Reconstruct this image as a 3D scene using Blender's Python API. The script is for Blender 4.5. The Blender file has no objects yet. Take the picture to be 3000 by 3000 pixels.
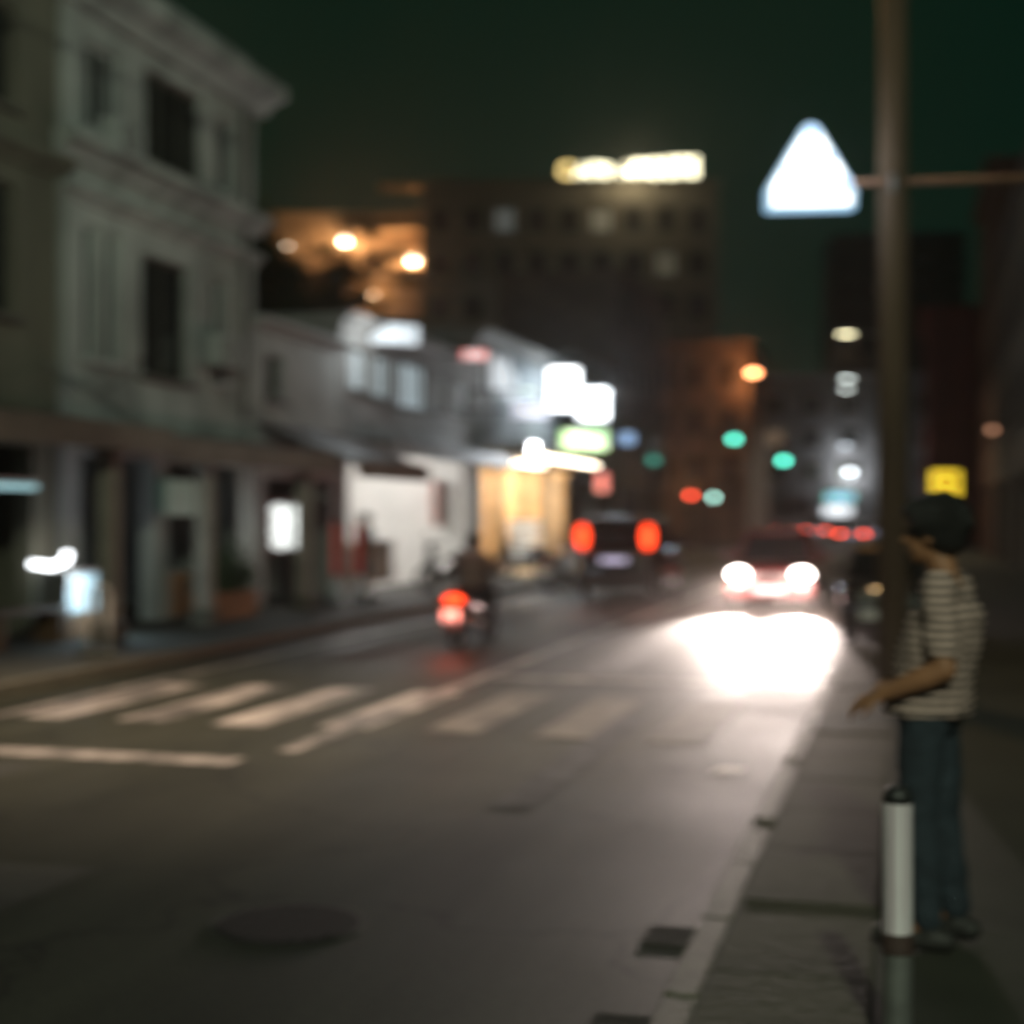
import bpy, bmesh, math, random
from mathutils import Vector, Matrix
random.seed(7)
S = bpy.context.scene
COL = S.collection
R = math.radians

# ------------------------------------------------------------------ camera
cam = bpy.data.cameras.new('camera')
cam_o = bpy.data.objects.new('camera', cam)
COL.objects.link(cam_o)
cam_o.location = (0, 0, 1.75)
cam_o.rotation_euler = (R(90), 0, R(14.9))
cam.sensor_width = 36
cam.lens = 52.3
cam.shift_y = 0.0033
cam.clip_start = 0.05
cam.clip_end = 2000
cam.dof.use_dof = True            # the lens was set far too near: everything is soft
cam.dof.focus_distance = 2.4
cam.dof.aperture_fstop = 2.0
cam.dof.aperture_blades = 0
cam.dof.aperture_ratio = 0.72
S.camera = cam_o

# ------------------------------------------------------------------ night sky
world = bpy.data.worlds.new('World')
S.world = world
world.use_nodes = True
nt = world.node_tree
bg = nt.nodes['Background']
sky = nt.nodes.new('ShaderNodeTexSky')
sky.sky_type = 'NISHITA'
sky.sun_disc = False
sky.sun_elevation = R(-6)
sky.sun_rotation = R(200)
mixc = nt.nodes.new('ShaderNodeMix')
mixc.data_type = 'RGBA'
mixc.blend_type = 'ADD'
mixc.inputs['Factor'].default_value = 1
nt.links.new(sky.outputs['Color'], mixc.inputs['A'])
mixc.inputs['B'].default_value = (0.016, 0.105, 0.058, 1)   # city glow on a hazy night sky
nt.links.new(mixc.outputs['Result'], bg.inputs['Color'])
bg.inputs['Strength'].default_value = 0.1

moon = bpy.data.lights.new('moon', 'SUN')
moon.energy = 0.012
moon.angle = R(0.5)
moon.color = (0.75, 0.9, 1.0)
moon_o = bpy.data.objects.new('moon', moon)
COL.objects.link(moon_o)
moon_o.rotation_euler = (R(48), 0, R(35))

S.view_settings.view_transform = 'Standard'
S.view_settings.look = 'None'
S.view_settings.exposure = 0
S.view_settings.gamma = 1
S.render.engine = 'CYCLES'
S.cycles.use_denoising = True
S.cycles.sample_clamp_direct = 0
S.cycles.max_bounces = 4
S.cycles.use_adaptive_sampling = True
S.cycles.adaptive_threshold = 0.01
S.cycles.sample_clamp_indirect = 6
S.cycles.caustics_reflective = False
S.cycles.caustics_refractive = False

# ------------------------------------------------------------------ helpers
class MB:
    """collects simple shapes, builds them as one mesh"""
    def __init__(s):
        s.v = []; s.f = []
    def add(s, vs, fs):
        o = len(s.v)
        s.v += [tuple(p) for p in vs]
        s.f += [tuple(i + o for i in f) for f in fs]
        return s
    def box(s, x0, x1, y0, y1, z0, z1):
        return s.add([(x0,y0,z0),(x1,y0,z0),(x1,y1,z0),(x0,y1,z0),(x0,y0,z1),(x1,y0,z1),(x1,y1,z1),(x0,y1,z1)],
                     [(0,3,2,1),(4,5,6,7),(0,1,5,4),(1,2,6,5),(2,3,7,6),(3,0,4,7)])
    def loft(s, rings, cap=True):
        n = len(rings[0]); vs = [p for r in rings for p in r]; fs = []
        for k in range(len(rings) - 1):
            for i in range(n):
                j = (i + 1) % n
                fs.append((k*n+i, k*n+j, (k+1)*n+j, (k+1)*n+i))
        if cap:
            fs.append(tuple(range(n - 1, -1, -1)))
            fs.append(tuple(range((len(rings)-1)*n, len(rings)*n)))
        return s.add(vs, fs)
    def tube(s, pts, rad, n=10):
        pts = [Vector(p) for p in pts]
        if not hasattr(rad, '__len__'): rad = [rad] * len(pts)
        rings = []
        for k, p in enumerate(pts):
            d = (pts[min(k+1, len(pts)-1)] - pts[max(k-1, 0)]).normalized()
            a = d.orthogonal().normalized() if abs(d.z) < .9 else Vector((1,0,0)).cross(d).normalized()
            if abs(d.z) < .9: a = Vector((0,0,1)).cross(d).normalized()
            b = d.cross(a)
            rings.append([p + (a*math.cos(t) + b*math.sin(t))*rad[k] for t in [2*math.pi*i/n for i in range(n)]])
        return s.loft(rings)
    def cap(s, p0, p1, r0, r1, n=12):
        """capsule with two radii"""
        p0, p1 = Vector(p0), Vector(p1); d = (p1 - p0)
        L = d.length; d = d.normalized()
        pts = []; rad = []
        for t in (-.98, -.8, -.45, 0): pts.append(p0 + d*r0*t); rad.append(r0*math.sqrt(max(.02, 1-t*t)))
        for t in (0, .45, .8, .98): pts.append(p1 + d*r1*t); rad.append(r1*math.sqrt(max(.02, 1-t*t)))
        a = d.orthogonal().normalized(); b = d.cross(a)
        return s.loft([[p + (a*math.cos(2*math.pi*i/n) + b*math.sin(2*math.pi*i/n))*r for i in range(n)] for p, r in zip(pts, rad)])
    def ball(s, c, rx, ry=None, rz=None, n=14, m=9, rot=0):
        ry = rx if ry is None else ry; rz = rx if rz is None else rz
        c = Vector(c); rings = []
        for k in range(m + 1):
            t = math.pi*(k/m*.98 + .01)
            rings.append([c + Matrix.Rotation(rot,3,'Z') @ Vector((rx*math.sin(t)*math.cos(2*math.pi*i/n), ry*math.sin(t)*math.sin(2*math.pi*i/n), -rz*math.cos(t))) for i in range(n)])
        return s.loft(rings)
    def prism(s, poly, y0, y1, axis='y'):
        """poly of (u,z) extruded along y (or x, or z)"""
        def P(u, w, y): return (u, y, w) if axis == 'y' else ((y, u, w) if axis == 'x' else (u, w, y))
        return s.loft([[P(u, w, y0) for u, w in poly], [P(u, w, y1) for u, w in poly]])
    def torus(s, c, R0, r, axis='x', n=24, m=8):
        c = Vector(c); rings = []
        for k in range(n + 1):
            t = 2*math.pi*k/n
            ring = []
            for i in range(m):
                q = 2*math.pi*i/m; rr = R0 + r*math.cos(q); w = r*math.sin(q)
                ring.append(c + (Vector((w, rr*math.cos(t), rr*math.sin(t))) if axis == 'x' else Vector((rr*math.cos(t), w, rr*math.sin(t)))))
            rings.append(ring)
        return s.loft(rings, cap=False)
    def build(s, name, mat, parent=None, smooth=False, bevel=0, loc=None, rz=0):
        me = bpy.data.meshes.new(name)
        me.from_pydata(s.v, [], s.f)
        bm = bmesh.new(); bm.from_mesh(me)
        bmesh.ops.recalc_face_normals(bm, faces=bm.faces)
        bm.to_mesh(me); bm.free()
        if smooth:
            for p in me.polygons: p.use_smooth = True
        me.materials.append(mat)
        o = bpy.data.objects.new(name, me)
        COL.objects.link(o)
        if parent is not None: o.parent = parent
        if loc is not None: o.location = loc
        o.rotation_euler.z = rz
        if bevel:
            b = o.modifiers.new('bevel', 'BEVEL'); b.width = bevel; b.segments = 2; b.limit_method = 'ANGLE'
        return o

def bx(x0, x1, y0, y1, z0, z1): return MB().box(x0, x1, y0, y1, z0, z1)
def tag(o, label=None, cat=None, group=None, kind=None):
    if label: o['label'] = label
    if cat: o['category'] = cat
    if group: o['group'] = group
    if kind: o['kind'] = kind
    return o
def thing(name, label, cat, loc=(0,0,0), rz=0, group=None):
    o = bpy.data.objects.new(name, None)
    COL.objects.link(o)
    o.location = loc; o.rotation_euler.z = rz
    o.empty_display_size = .2
    return tag(o, label, cat, group)
def copy_tree(o, parent=None):
    c = o.copy(); COL.objects.link(c); c.parent = parent
    for ch in [x for x in bpy.data.objects if x.parent == o]: copy_tree(ch, c)
    return c

_m = {}
def mat(name, col, rough=.6, var=.25, scale=6, bump=0, metal=0, spec=.5, coat=0, stretch=None):
    if name in _m: return _m[name]
    m = bpy.data.materials.new(name); m.use_nodes = True
    n = m.node_tree; b = n.nodes['Principled BSDF']
    b.inputs['Roughness'].default_value = rough
    b.inputs['Metallic'].default_value = metal
    b.inputs['Specular IOR Level'].default_value = spec
    b.inputs['Coat Weight'].default_value = coat
    tc = n.nodes.new('ShaderNodeTexCoord')
    vec = tc.outputs['Object']
    if stretch:
        mp = n.nodes.new('ShaderNodeMapping'); mp.inputs['Scale'].default_value = stretch
        n.links.new(vec, mp.inputs['Vector']); vec = mp.outputs['Vector']
    no = n.nodes.new('ShaderNodeTexNoise'); no.inputs['Scale'].default_value = scale; no.inputs['Detail'].default_value = 6
    n.links.new(vec, no.inputs['Vector'])
    cr = n.nodes.new('ShaderNodeValToRGB')
    cr.color_ramp.elements[0].position = .3; cr.color_ramp.elements[1].position = .72
    cr.color_ramp.elements[0].color = tuple(c*(1-var) for c in col[:3]) + (1,)
    cr.color_ramp.elements[1].color = tuple(min(1, c*(1+var*.6)) for c in col[:3]) + (1,)
    n.links.new(no.outputs['Fac'], cr.inputs['Fac'])
    n.links.new(cr.outputs['Color'], b.inputs['Base Color'])
    if bump:
        bn = n.nodes.new('ShaderNodeBump'); bn.inputs['Strength'].default_value = bump; bn.inputs['Distance'].default_value = .02
        n2 = n.nodes.new('ShaderNodeTexNoise'); n2.inputs['Scale'].default_value = scale*9
        n.links.new(vec, n2.inputs['Vector'])
        n.links.new(n2.outputs['Fac'], bn.inputs['Height'])
        n.links.new(bn.outputs['Normal'], b.inputs['Normal'])
    _m[name] = m
    return m
def glow(name, col, strength, base=(.6,.6,.6)):
    if name in _m: return _m[name]
    m = bpy.data.materials.new(name); m.use_nodes = True
    n = m.node_tree; b = n.nodes['Principled BSDF']
    b.inputs['Base Color'].default_value = (*base, 1)
    b.inputs['Emission Strength'].default_value = strength
    no = n.nodes.new('ShaderNodeTexNoise'); no.inputs['Scale'].default_value = 2.5
    tc = n.nodes.new('ShaderNodeTexCoord'); n.links.new(tc.outputs['Object'], no.inputs['Vector'])
    cr = n.nodes.new('ShaderNodeValToRGB')
    cr.color_ramp.elements[0].position = .3; cr.color_ramp.elements[1].position = .7
    cr.color_ramp.elements[0].color = tuple(c*.8 for c in col) + (1,)
    cr.color_ramp.elements[1].color = (*col, 1)
    n.links.new(no.outputs['Fac'], cr.inputs['Fac'])
    n.links.new(cr.outputs['Color'], b.inputs['Emission Color'])
    _m[name] = m
    return m
def lamp(kind, loc, power, col, parent=None, size=.1, aim=None, cone=100, blend=.6, name='lamp_light'):
    l = bpy.data.lights.new(name, kind)
    l.energy = power; l.color = col
    l.shadow_soft_size = size
    if kind == 'SPOT':
        l.spot_size = R(cone); l.spot_blend = blend
    o = bpy.data.objects.new(name, l); COL.objects.link(o)
    o.location = loc
    if parent is not None: o.parent = parent
    if aim is not None: o.rotation_euler = Vector(aim).to_track_quat('-Z', 'Y').to_euler()
    return o

# ------------------------------------------------------------------ materials
def road_mat():
    m = bpy.data.materials.new('worn_asphalt'); m.use_nodes = True
    n = m.node_tree; b = n.nodes['Principled BSDF']; L = n.links.new
    tc = n.nodes.new('ShaderNodeTexCoord')
    mp = n.nodes.new('ShaderNodeMapping'); mp.inputs['Scale'].default_value = (1.3, .16, 1)
    L(tc.outputs['Object'], mp.inputs['Vector'])
    big = n.nodes.new('ShaderNodeTexNoise'); big.inputs['Scale'].default_value = .9; big.inputs['Detail'].default_value = 7; big.inputs['Roughness'].default_value = .6
    L(mp.outputs['Vector'], big.inputs['Vector'])
    cr = n.nodes.new('ShaderNodeValToRGB')
    cr.color_ramp.elements[0].position = .32; cr.color_ramp.elements[0].color = (.016,.018,.011,1)
    cr.color_ramp.elements[1].position = .68; cr.color_ramp.elements[1].color = (.044,.045,.032,1)
    L(big.outputs['Fac'], cr.inputs['Fac'])
    sp = n.nodes.new('ShaderNodeTexNoise'); sp.inputs['Scale'].default_value = 38; sp.inputs['Detail'].default_value = 4
    L(tc.outputs['Object'], sp.inputs['Vector'])
    vo = n.nodes.new('ShaderNodeTexVoronoi'); vo.feature = 'DISTANCE_TO_EDGE'; vo.inputs['Scale'].default_value = .55
    wn = n.nodes.new('ShaderNodeTexNoise'); wn.inputs['Scale'].default_value = 1.7; wn.inputs['Detail'].default_value = 5
    L(tc.outputs['Object'], wn.inputs['Vector'])
    ad = n.nodes.new('ShaderNodeVectorMath'); ad.operation = 'ADD'
    L(tc.outputs['Object'], ad.inputs[0]); L(wn.outputs['Color'], ad.inputs[1]); L(ad.outputs['Vector'], vo.inputs['Vector'])
    ck = n.nodes.new('ShaderNodeMapRange'); ck.inputs['From Max'].default_value = .018; ck.inputs['To Min'].default_value = .35
    L(vo.outputs['Distance'], ck.inputs['Value'])
    s1 = n.nodes.new('ShaderNodeMapRange'); s1.inputs['From Min'].default_value = .3; s1.inputs['From Max'].default_value = .7; s1.inputs['To Min'].default_value = .6; s1.inputs['To Max'].default_value = 1.35
    L(sp.outputs['Fac'], s1.inputs['Value'])
    mu = n.nodes.new('ShaderNodeMath'); mu.operation = 'MULTIPLY'; L(ck.outputs['Result'], mu.inputs[0]); L(s1.outputs['Result'], mu.inputs[1])
    sc = n.nodes.new('ShaderNodeVectorMath'); sc.operation = 'SCALE'; L(cr.outputs['Color'], sc.inputs[0]); L(mu.outputs['Value'], sc.inputs['Scale'])
    L(sc.outputs['Vector'], b.inputs['Base Color'])
    b.inputs['Specular IOR Level'].default_value = .12
    rr = n.nodes.new('ShaderNodeMapRange'); rr.inputs['To Min'].default_value = .5; rr.inputs['To Max'].default_value = .78
    pat = n.nodes.new('ShaderNodeTexNoise'); pat.inputs['Scale'].default_value = .5; pat.inputs['Detail'].default_value = 4
    L(tc.outputs['Object'], pat.inputs['Vector']); L(pat.outputs['Fac'], rr.inputs['Value'])
    L(rr.outputs['Result'], b.inputs['Roughness'])
    gr = n.nodes.new('ShaderNodeTexNoise'); gr.inputs['Scale'].default_value = 90; gr.inputs['Detail'].default_value = 3
    L(tc.outputs['Object'], gr.inputs['Vector'])
    bp = n.nodes.new('ShaderNodeBump'); bp.inputs['Strength'].default_value = .35; bp.inputs['Distance'].default_value = .006
    L(gr.outputs['Fac'], bp.inputs['Height']); L(bp.outputs['Normal'], b.inputs['Normal'])
    return m
ASPHALT = road_mat()
PAVE = mat('pavement_concrete', (.034,.034,.023), .8, .35, 1.4, .12)
EDGE = mat('pavement_edge_slab', (.062,.056,.036), .8, .3, 2.2, .15)
KERB = mat('kerb_concrete', (.10,.092,.066), .7, .3, 4, .4)
def paint_mat():
    m = bpy.data.materials.new('worn_road_paint'); m.use_nodes = True
    n = m.node_tree; b = n.nodes['Principled BSDF']; L = n.links.new; b.inputs['Roughness'].default_value = .6
    tc = n.nodes.new('ShaderNodeTexCoord'); mp = n.nodes.new('ShaderNodeMapping'); mp.inputs['Scale'].default_value = (2.2,.5,1)
    L(tc.outputs['Object'], mp.inputs['Vector'])
    no = n.nodes.new('ShaderNodeTexNoise'); no.inputs['Scale'].default_value = 1.6; no.inputs['Detail'].default_value = 9; no.inputs['Roughness'].default_value = .68
    L(mp.outputs['Vector'], no.inputs['Vector'])
    cr = n.nodes.new('ShaderNodeValToRGB')
    cr.color_ramp.elements[0].position = .40; cr.color_ramp.elements[0].color = (.055,.05,.045,1)
    cr.color_ramp.elements[1].position = .64; cr.color_ramp.elements[1].color = (.46,.41,.37,1)
    L(no.outputs['Fac'], cr.inputs['Fac']); L(cr.outputs['Color'], b.inputs['Base Color'])
    return m
PAINT = paint_mat()
GROUND = mat('dark_ground', (.06,.06,.05), .9, .3, .3)
IRON = mat('cast_iron', (.027,.027,.02), .9, .3, 20, .3, 0, .15)
WHITEWALL = mat('weathered_white_render', (.46,.47,.44), .8, .6, 1.3, .3, stretch=(1,1,.35))
BROWNWALL = mat('brown_stained_render', (.16,.15,.11), .85, .35, 1.0, .3, stretch=(1,1,.4))
GREYWALL = mat('grey_render', (.42,.42,.40), .85, .25, 1.2, .3)
DARKWALL = mat('dark_render', (.07,.065,.055), .85, .35, .8, .2)
TANWALL = mat('tan_stone', (.42,.3,.18), .7, .3, 2, .3)
SHOPWALL = mat('shop_white_paint', (.72,.72,.70), .6, .15, 1.5)
GLASS = mat('dark_window_glass', (.012,.016,.016), .08, .2, 3)
FRAME = mat('painted_frame', (.11,.10,.08), .6, .3, 8)
LIGHTFRAME = mat('pale_painted_frame', (.45,.46,.44), .6, .2, 8)
METAL = mat('galvanised_metal', (.35,.35,.34), .4, .25, 10, 0, .7)
DARKMETAL = mat('dark_metal', (.03,.03,.03), .4, .2, 10, 0, .4)
BROWNPOLE = mat('weathered_concrete_pole', (.15,.095,.06), .8, .35, 3, .4, stretch=(1,1,.2))
TIN = mat('awning_tin', (.12,.085,.075), .5, .3, 3, 0, .3)
CORR = mat('corrugated_steel', (.42,.45,.47), .45, .25, 3, 0, .3)
RUBBER = mat('tyre_rubber', (.015,.015,.015), .8, .2, 20)
RIM = mat('alloy_rim', (.4,.4,.4), .3, .1, 10, 0, .9)
CARGLASS = mat('car_glass', (.01,.012,.014), .04, .1, 2)
PLASTIC = mat('black_plastic', (.02,.02,.02), .5, .2, 12)
PLATE = mat('plate_white', (.75,.76,.8), .4, .1, 10)
BLACKPAINT = mat('black_paint', (.012,.012,.014), .3, .2, 4, 0, 0, .5, .8)
DARKREDPAINT = mat('dark_maroon_paint', (.14,.02,.018), .3, .2, 4, 0, 0, .5, .8)
SILVERPAINT = mat('silver_paint', (.32,.33,.34), .3, .15, 4, 0, .4, .5, .8)
LITROOF = mat('tan_orange_paint', (.50,.26,.10), .35, .15, 4, 0, 0, .5, .6)  # sodium lamplight on the car roof put into its colour
SKIN = mat('skin', (.33,.15,.075), .55, .15, 14)
HAIR = mat('black_hair', (.008,.007,.006), .5, .4, 40, .6, stretch=(1,1,.3))
JEANS = mat('blue_jeans', (.024,.036,.048), .85, .35, 18, .4)
DARKCLOTH = mat('dark_cloth', (.02,.022,.024), .85, .3, 20, .3)
GREYCLOTH = mat('grey_pink_cloth', (.22,.15,.14), .85, .25, 20, .3)
SHOE = mat('dark_shoe', (.03,.028,.026), .6, .3, 20)
REDPAINT = mat('red_paint', (.45,.02,.015), .45, .25, 5)
WOOD = mat('brown_wood', (.16,.085,.04), .6, .35, 3, .2, stretch=(1,1,6))
LEAF = mat('leaf', (.05,.09,.03), .6, .5, 2)
BARK = mat('bark', (.09,.065,.045), .9, .4, 6, .4)

E_WHITE = glow('white_sign_light', (1,.99,.97), 5)
E_BLUEWHITE = glow('bluish_sign_light', (.78,.93,1), 3.2)
E_PALEBLUE = glow('pale_blue_edge_light', (.30,.58,.85), 1.1)
E_DIMBLUE = glow('dim_blue_window_light', (.58,.74,.80), .55)
E_WARM = glow('warm_bulb_light', (1,.86,.66), 9)
E_GOLD = glow('gold_letter_light', (1,.93,.62), 4.5)
E_GOLD2 = glow('amber_letter_light', (1,.72,.25), 2.6)
E_PEACH = glow('peach_window_light', (1,.55,.33), .75)
E_DIM = glow('dim_window_light', (.55,.62,.62), .13)
E_DIMWARM = glow('dim_warm_window_light', (.9,.55,.3), .16)
E_GREEN = glow('green_signal_light', (.12,1,.72), 7)
E_GREENDIM = glow('dim_green_signal_light', (.05,.7,.5), .9)
E_GREENPALE = glow('pale_green_signal_light', (.5,1,.85), 9)
E_REDSIG = glow('red_signal_light', (1,.05,.02), 9)
E_TAIL = glow('red_tail_light', (1,.06,.012), 4.5, (.5,.02,.01))
E_TAILFAR = glow('far_red_tail_light', (1,.07,.03), 12, (.5,.02,.01))
E_TAILOFF = mat('red_lens_unlit', (.25,.01,.01), .25, .2, 10)
E_HEAD = glow('headlight_light', (1,.93,.86), 14)
E_LIME = glow('lime_sign_light', (.45,1,.12), 1.4)
E_LIMEWHITE = glow('lime_white_letter_light', (.85,1,.6), 2.2)
E_YELLOW = glow('yellow_sign_light', (1,.68,.02), 1.6)
E_ORANGE = glow('orange_lamp_light', (1,.32,.12), 14)
E_TEAL = glow('teal_tube_light', (.45,.85,.9), .7)
E_TUBE = glow('white_tube_light', (.93,.97,1), 7)
E_CYAN = glow('cyan_case_light', (.35,.75,.95), .55)
E_AQUA = glow('aqua_green_sign_light', (.25,.9,.75), 1.2)
E_SKYBLUE = glow('sky_blue_sign_light', (.35,.65,1), 1.6)
E_RED = glow('red_sign_light', (1,.08,.04), 1.6)
E_STREET = glow('street_lamp_light', (1,.86,.72), 30)
E_STREETCOOL = glow('cool_street_lamp_light', (.9,1,.95), 12)
E_STREETYEL = glow('yellow_street_lamp_light', (1,.9,.55), 12)

# ------------------------------------------------------------------ ground, road, pavements
tag(bx(-400, 400, -80, 700, -.5, -.02).build('ground', GROUND), kind='structure')
road = tag(bx(-8.4, -.8, -40, 300, -.2, 0).build('road', ASPHALT), kind='structure')
tag(bx(-60, -8.4, 70.5, 83.5, -.2, -.004).build('side_road', ASPHALT), kind='structure')
tag(bx(-.8, 40, 70.5, 83.5, -.2, -.004).build('side_road', ASPHALT), kind='structure')
tag(bx(-14, -8.52, -40, 70.4, -.2, .13).build('left_pavement', PAVE), kind='structure')
tag(bx(-.68, 14, -40, 70.4, -.2, .13).build('right_pavement', PAVE), kind='structure')
tag(bx(-14, -8.52, 83.6, 300, -.2, .13).build('far_left_pavement', PAVE), kind='structure')
tag(bx(-.68, 14, 83.6, 300, -.2, .13).build('far_right_pavement', PAVE), kind='structure')
# kerb stones, one by one along the visible stretch
def kerb(name, x0, x1, ya, yb, n0):
    k = bpy.data.objects.new(name, None); COL.objects.link(k); tag(k, kind='structure')
    me = None
    y = ya
    while y < yb:
        if me is None:
            o = bx(x0, x1, 0, .985, -.15, .135).build('kerb_stone', KERB, k, bevel=.015); me = o.data
        else:
            o = bpy.data.objects.new('kerb_stone', me); COL.objects.link(o); o.parent = k
            b = o.modifiers.new('bevel', 'BEVEL'); b.width = .015; b.segments = 2
        o.location = (random.uniform(-.006,.006), y, random.uniform(-.006,.004)); y += 1
    return k
kr = kerb('right_kerb', -.8, -.675, 2, 70, 0)
es = None
for k in range(60):
    if es is None: es = bx(-.67, -.12, 2.3, 3.285, .0, .137).build('edge_slab', EDGE, bpy.data.objects['right_pavement'], bevel=.008)
    else:
        o_ = es.copy(); COL.objects.link(o_); o_.location = (random.uniform(-.004,.004), k*1.0, random.uniform(-.003,.003))
kl = kerb('left_kerb', -8.525, -8.4, 9, 70, 0)
# road paint
for i, x in enumerate([-7.25 + .92*k for k in range(7)]):
    y0 = 11.4 + random.uniform(-.06,.06); y1 = 14.1 + random.uniform(-.06,.06)
    MB().add([(x-.23,y0,.004),(x+.23,y0,.004),(x+.23,y1,.004),(x-.23,y1,.004)], [(0,1,2,3)]).build('crossing_stripe', PAINT if i < 4 else mat('rubbed_paint', (.13,.12,.105), .7, .6, 2.5, .3, 0, .2), road)  # right-hand stripes coloured darker where the lamplight falls off
def strip(nm, x0, x1, y0, y1, z=.004): return MB().add([(x0,y0,z),(x1,y0,z),(x1,y1,z),(x0,y1,z)], [(0,1,2,3)]).build(nm, PAINT, road)
strip('centre_line', -4.52, -4.36, 10.2, 69, .006)
FAINT = mat('faded_old_paint', (.05,.053,.055), .75, .75, 3.0, .3, 0, .15)
strip('old_lane_line', -2.42, -2.16, 8.6, 12.9, .005).data.materials[0] = FAINT
strip('edge_line', -7.74, -7.62, 9.6, 69)
strip('stop_line', -4.3, -.95, 15.35, 15.68)
strip('stop_line', -7.6, -4.6, 9.55, 9.85)
# patched asphalt
PATCH = mat('patched_asphalt', (.022,.023,.017), .8, .4, 3, .3)
for (x0,x1,y0,y1) in [(-7.3,-5.9,8.2,9.3),(-3.6,-3.05,15.9,24.5),(-6.9,-6.2,16.5,27),(-5.2,-3.9,5.2,6.6)]:
    MB().add([(x0,y0,.002),(x1,y0+.05,.002),(x1+.04,y1,.002),(x0-.03,y1-.06,.002)],[(0,1,2,3)]).build('asphalt_patch', PATCH, road)
# manhole, gutter grates
mh = thing('manhole_cover', 'round dark iron manhole cover set in the road near the camera', 'manhole', (-2.56, 5.9, 0))
def disc(r_, z0, z1): return MB().loft([[(r_*math.cos(2*math.pi*i/32), r_*math.sin(2*math.pi*i/32), z) for i in range(32)] for z in (z0, z1)])
disc(.34,-.05,.003).build('rim', PATCH, mh); MIRON = mat('manhole_iron', (.009,.0105,.0085), .9, .3, 20, .3, 0, .1)
disc(.305,-.04,.006).build('cover', MIRON, mh)
for k in range(-4, 5):
    w_ = math.sqrt(.28**2 - (.06*k)**2); bx(.06*k-.012,.06*k+.012,-w_,w_,.0062,.012).build('ridge', MIRON, mh)
for i, (y, lab) in enumerate([(5.0, 'dark iron gutter grate at the kerb nearest the camera'), (6.15, 'dark iron gutter grate at the kerb beside the banded post')]):
    g = thing('gutter_grate', lab, 'drain', (-.94, y, 0), 0, 'gutter grates by the near kerb'); g.scale = (.6, .8, 1)
    MB().box(-.2,-.17,-.16,.16,-.03,.006).box(.17,.2,-.16,.16,-.03,.006).box(-.17,.17,-.16,-.13,-.03,.006).box(-.17,.17,.13,.16,-.03,.006).build('grate_frame', IRON, g)
    for k in range(7): bx(-.15+.045*k, -.125+.045*k, -.13, .13, -.03, .005).build('bar', IRON, g)
    bx(-.17,.17,-.13,.13,-.04,.001).build('pit', mat('pit_black', (.012,.012,.009), .9), g)
MB().add([(-.803,9.85,.03),(-.803,10.3,.03),(-.803,10.3,.12),(-.803,9.85,.12)],[(0,1,2,3)]).build('white_kerb_mark', PAINT, kr)
MB().add([(-1.3,10.1,.0045),(-1.12,10.1,.0045),(-1.08,10.35,.0045),(-1.25,10.35,.0045)],[(0,1,2,3)]).build('paint_patch', PAINT, road)

# ------------------------------------------------------------------ buildings
def wall_grid(mb, u0, u1, z0, z1, holes, y0, y1):
    us = sorted({u0, u1, *[h[0] for h in holes], *[h[1] for h in holes]}); zs = sorted({z0, z1, *[h[2] for h in holes], *[h[3] for h in holes]})
    for a, b in zip(us, us[1:]):
        run = None
        for c, d in list(zip(zs, zs[1:])) + [(None, None)]:
            solid = c is not None and not any(h[0] <= (a+b)/2 <= h[1] and h[2] <= (c+d)/2 <= h[3] for h in holes)
            if solid:
                run = [run[0], d] if run else [c, d]
            elif run:
                mb.box(a, b, y0, y1, run[0], run[1]); run = None
def window(parent, u0, u1, z0, z1, pane=GLASS, frame=FRAME, bars=1, y=.1, sill=True, crossbar=True):
    t = .06
    m = MB().box(u0,u0+t,y,y+.08,z0,z1).box(u1-t,u1,y,y+.08,z0,z1).box(u0+t,u1-t,y,y+.08,z0,z0+t).box(u0+t,u1-t,y,y+.08,z1-t,z1)
    xs = [u0+t] + [u0+(u1-u0)*(k+1)/(bars+1) for k in range(bars)] + [u1-t]
    for x in xs[1:-1]: m.box(x-.025,x+.025,y+.005,y+.075,z0+t,z1-t)
    w = m.build('window', frame, parent)
    for a, b in zip(xs, xs[1:]):
        MB().add([(a-.01,y+.04,z0+.04),(b+.01,y+.04,z0+.04),(b+.01,y+.04,z1-.04),(a-.01,y+.04,z1-.04)],[(0,1,2,3)]).build('pane', pane, w)
    if sill: bx(u0-.08,u1+.08,-.1,y,z0-.09,z0-.003).build('sill', frame, w)
    return w
def building(name, label, loc, rz, W, D, H, wall, wins=(), opens=(), floors=(), cornices=(), pil=(), roofcol=None, group=None):
    t = thing(name, label, 'building', loc, rz, group)
    holes = [w[:4] for w in wins] + list(opens)
    m = MB(); wall_grid(m, 0, W, 0, H, holes, 0, .25)
    m.box(0,.25,.25,D,0,H).box(W-.25,W,.25,D,0,H).box(.25,W-.25,D-.25,D,0,H)
    m.build('wall', wall, t)
    for z in floors: bx(.25,W-.25,.25,D-.25,z-.2,z).build('floor_slab', wall, t)
    bx(.003,W-.003,.003,D,H-.3,H-.05).build('roof', roofcol or wall, t) if False else bx(.25,W-.25,.25,D-.25,H-.4,H-.2).build('roof', roofcol or wall, t)
    for z, h, p in cornices:
        m = MB().prism([(-p,z+h),(-p,z+h*.55),(-p*.45,z+h*.3),(-p*.3,z),(-.003,z),(-.003,z+h)], -.002-(p*.6), W+.002+p*.6, 'x')
        m.build('cornice', wall, t)
    for u, w_, p, z0, z1 in pil: bx(u,u+w_,-p,-.002,z0,z1).build('pilaster', wall, t)
    for w in wins:
        window(t, *w[:4], **(w[4] if len(w) > 4 else {}))
    return t
HALF = R(90)
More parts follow.
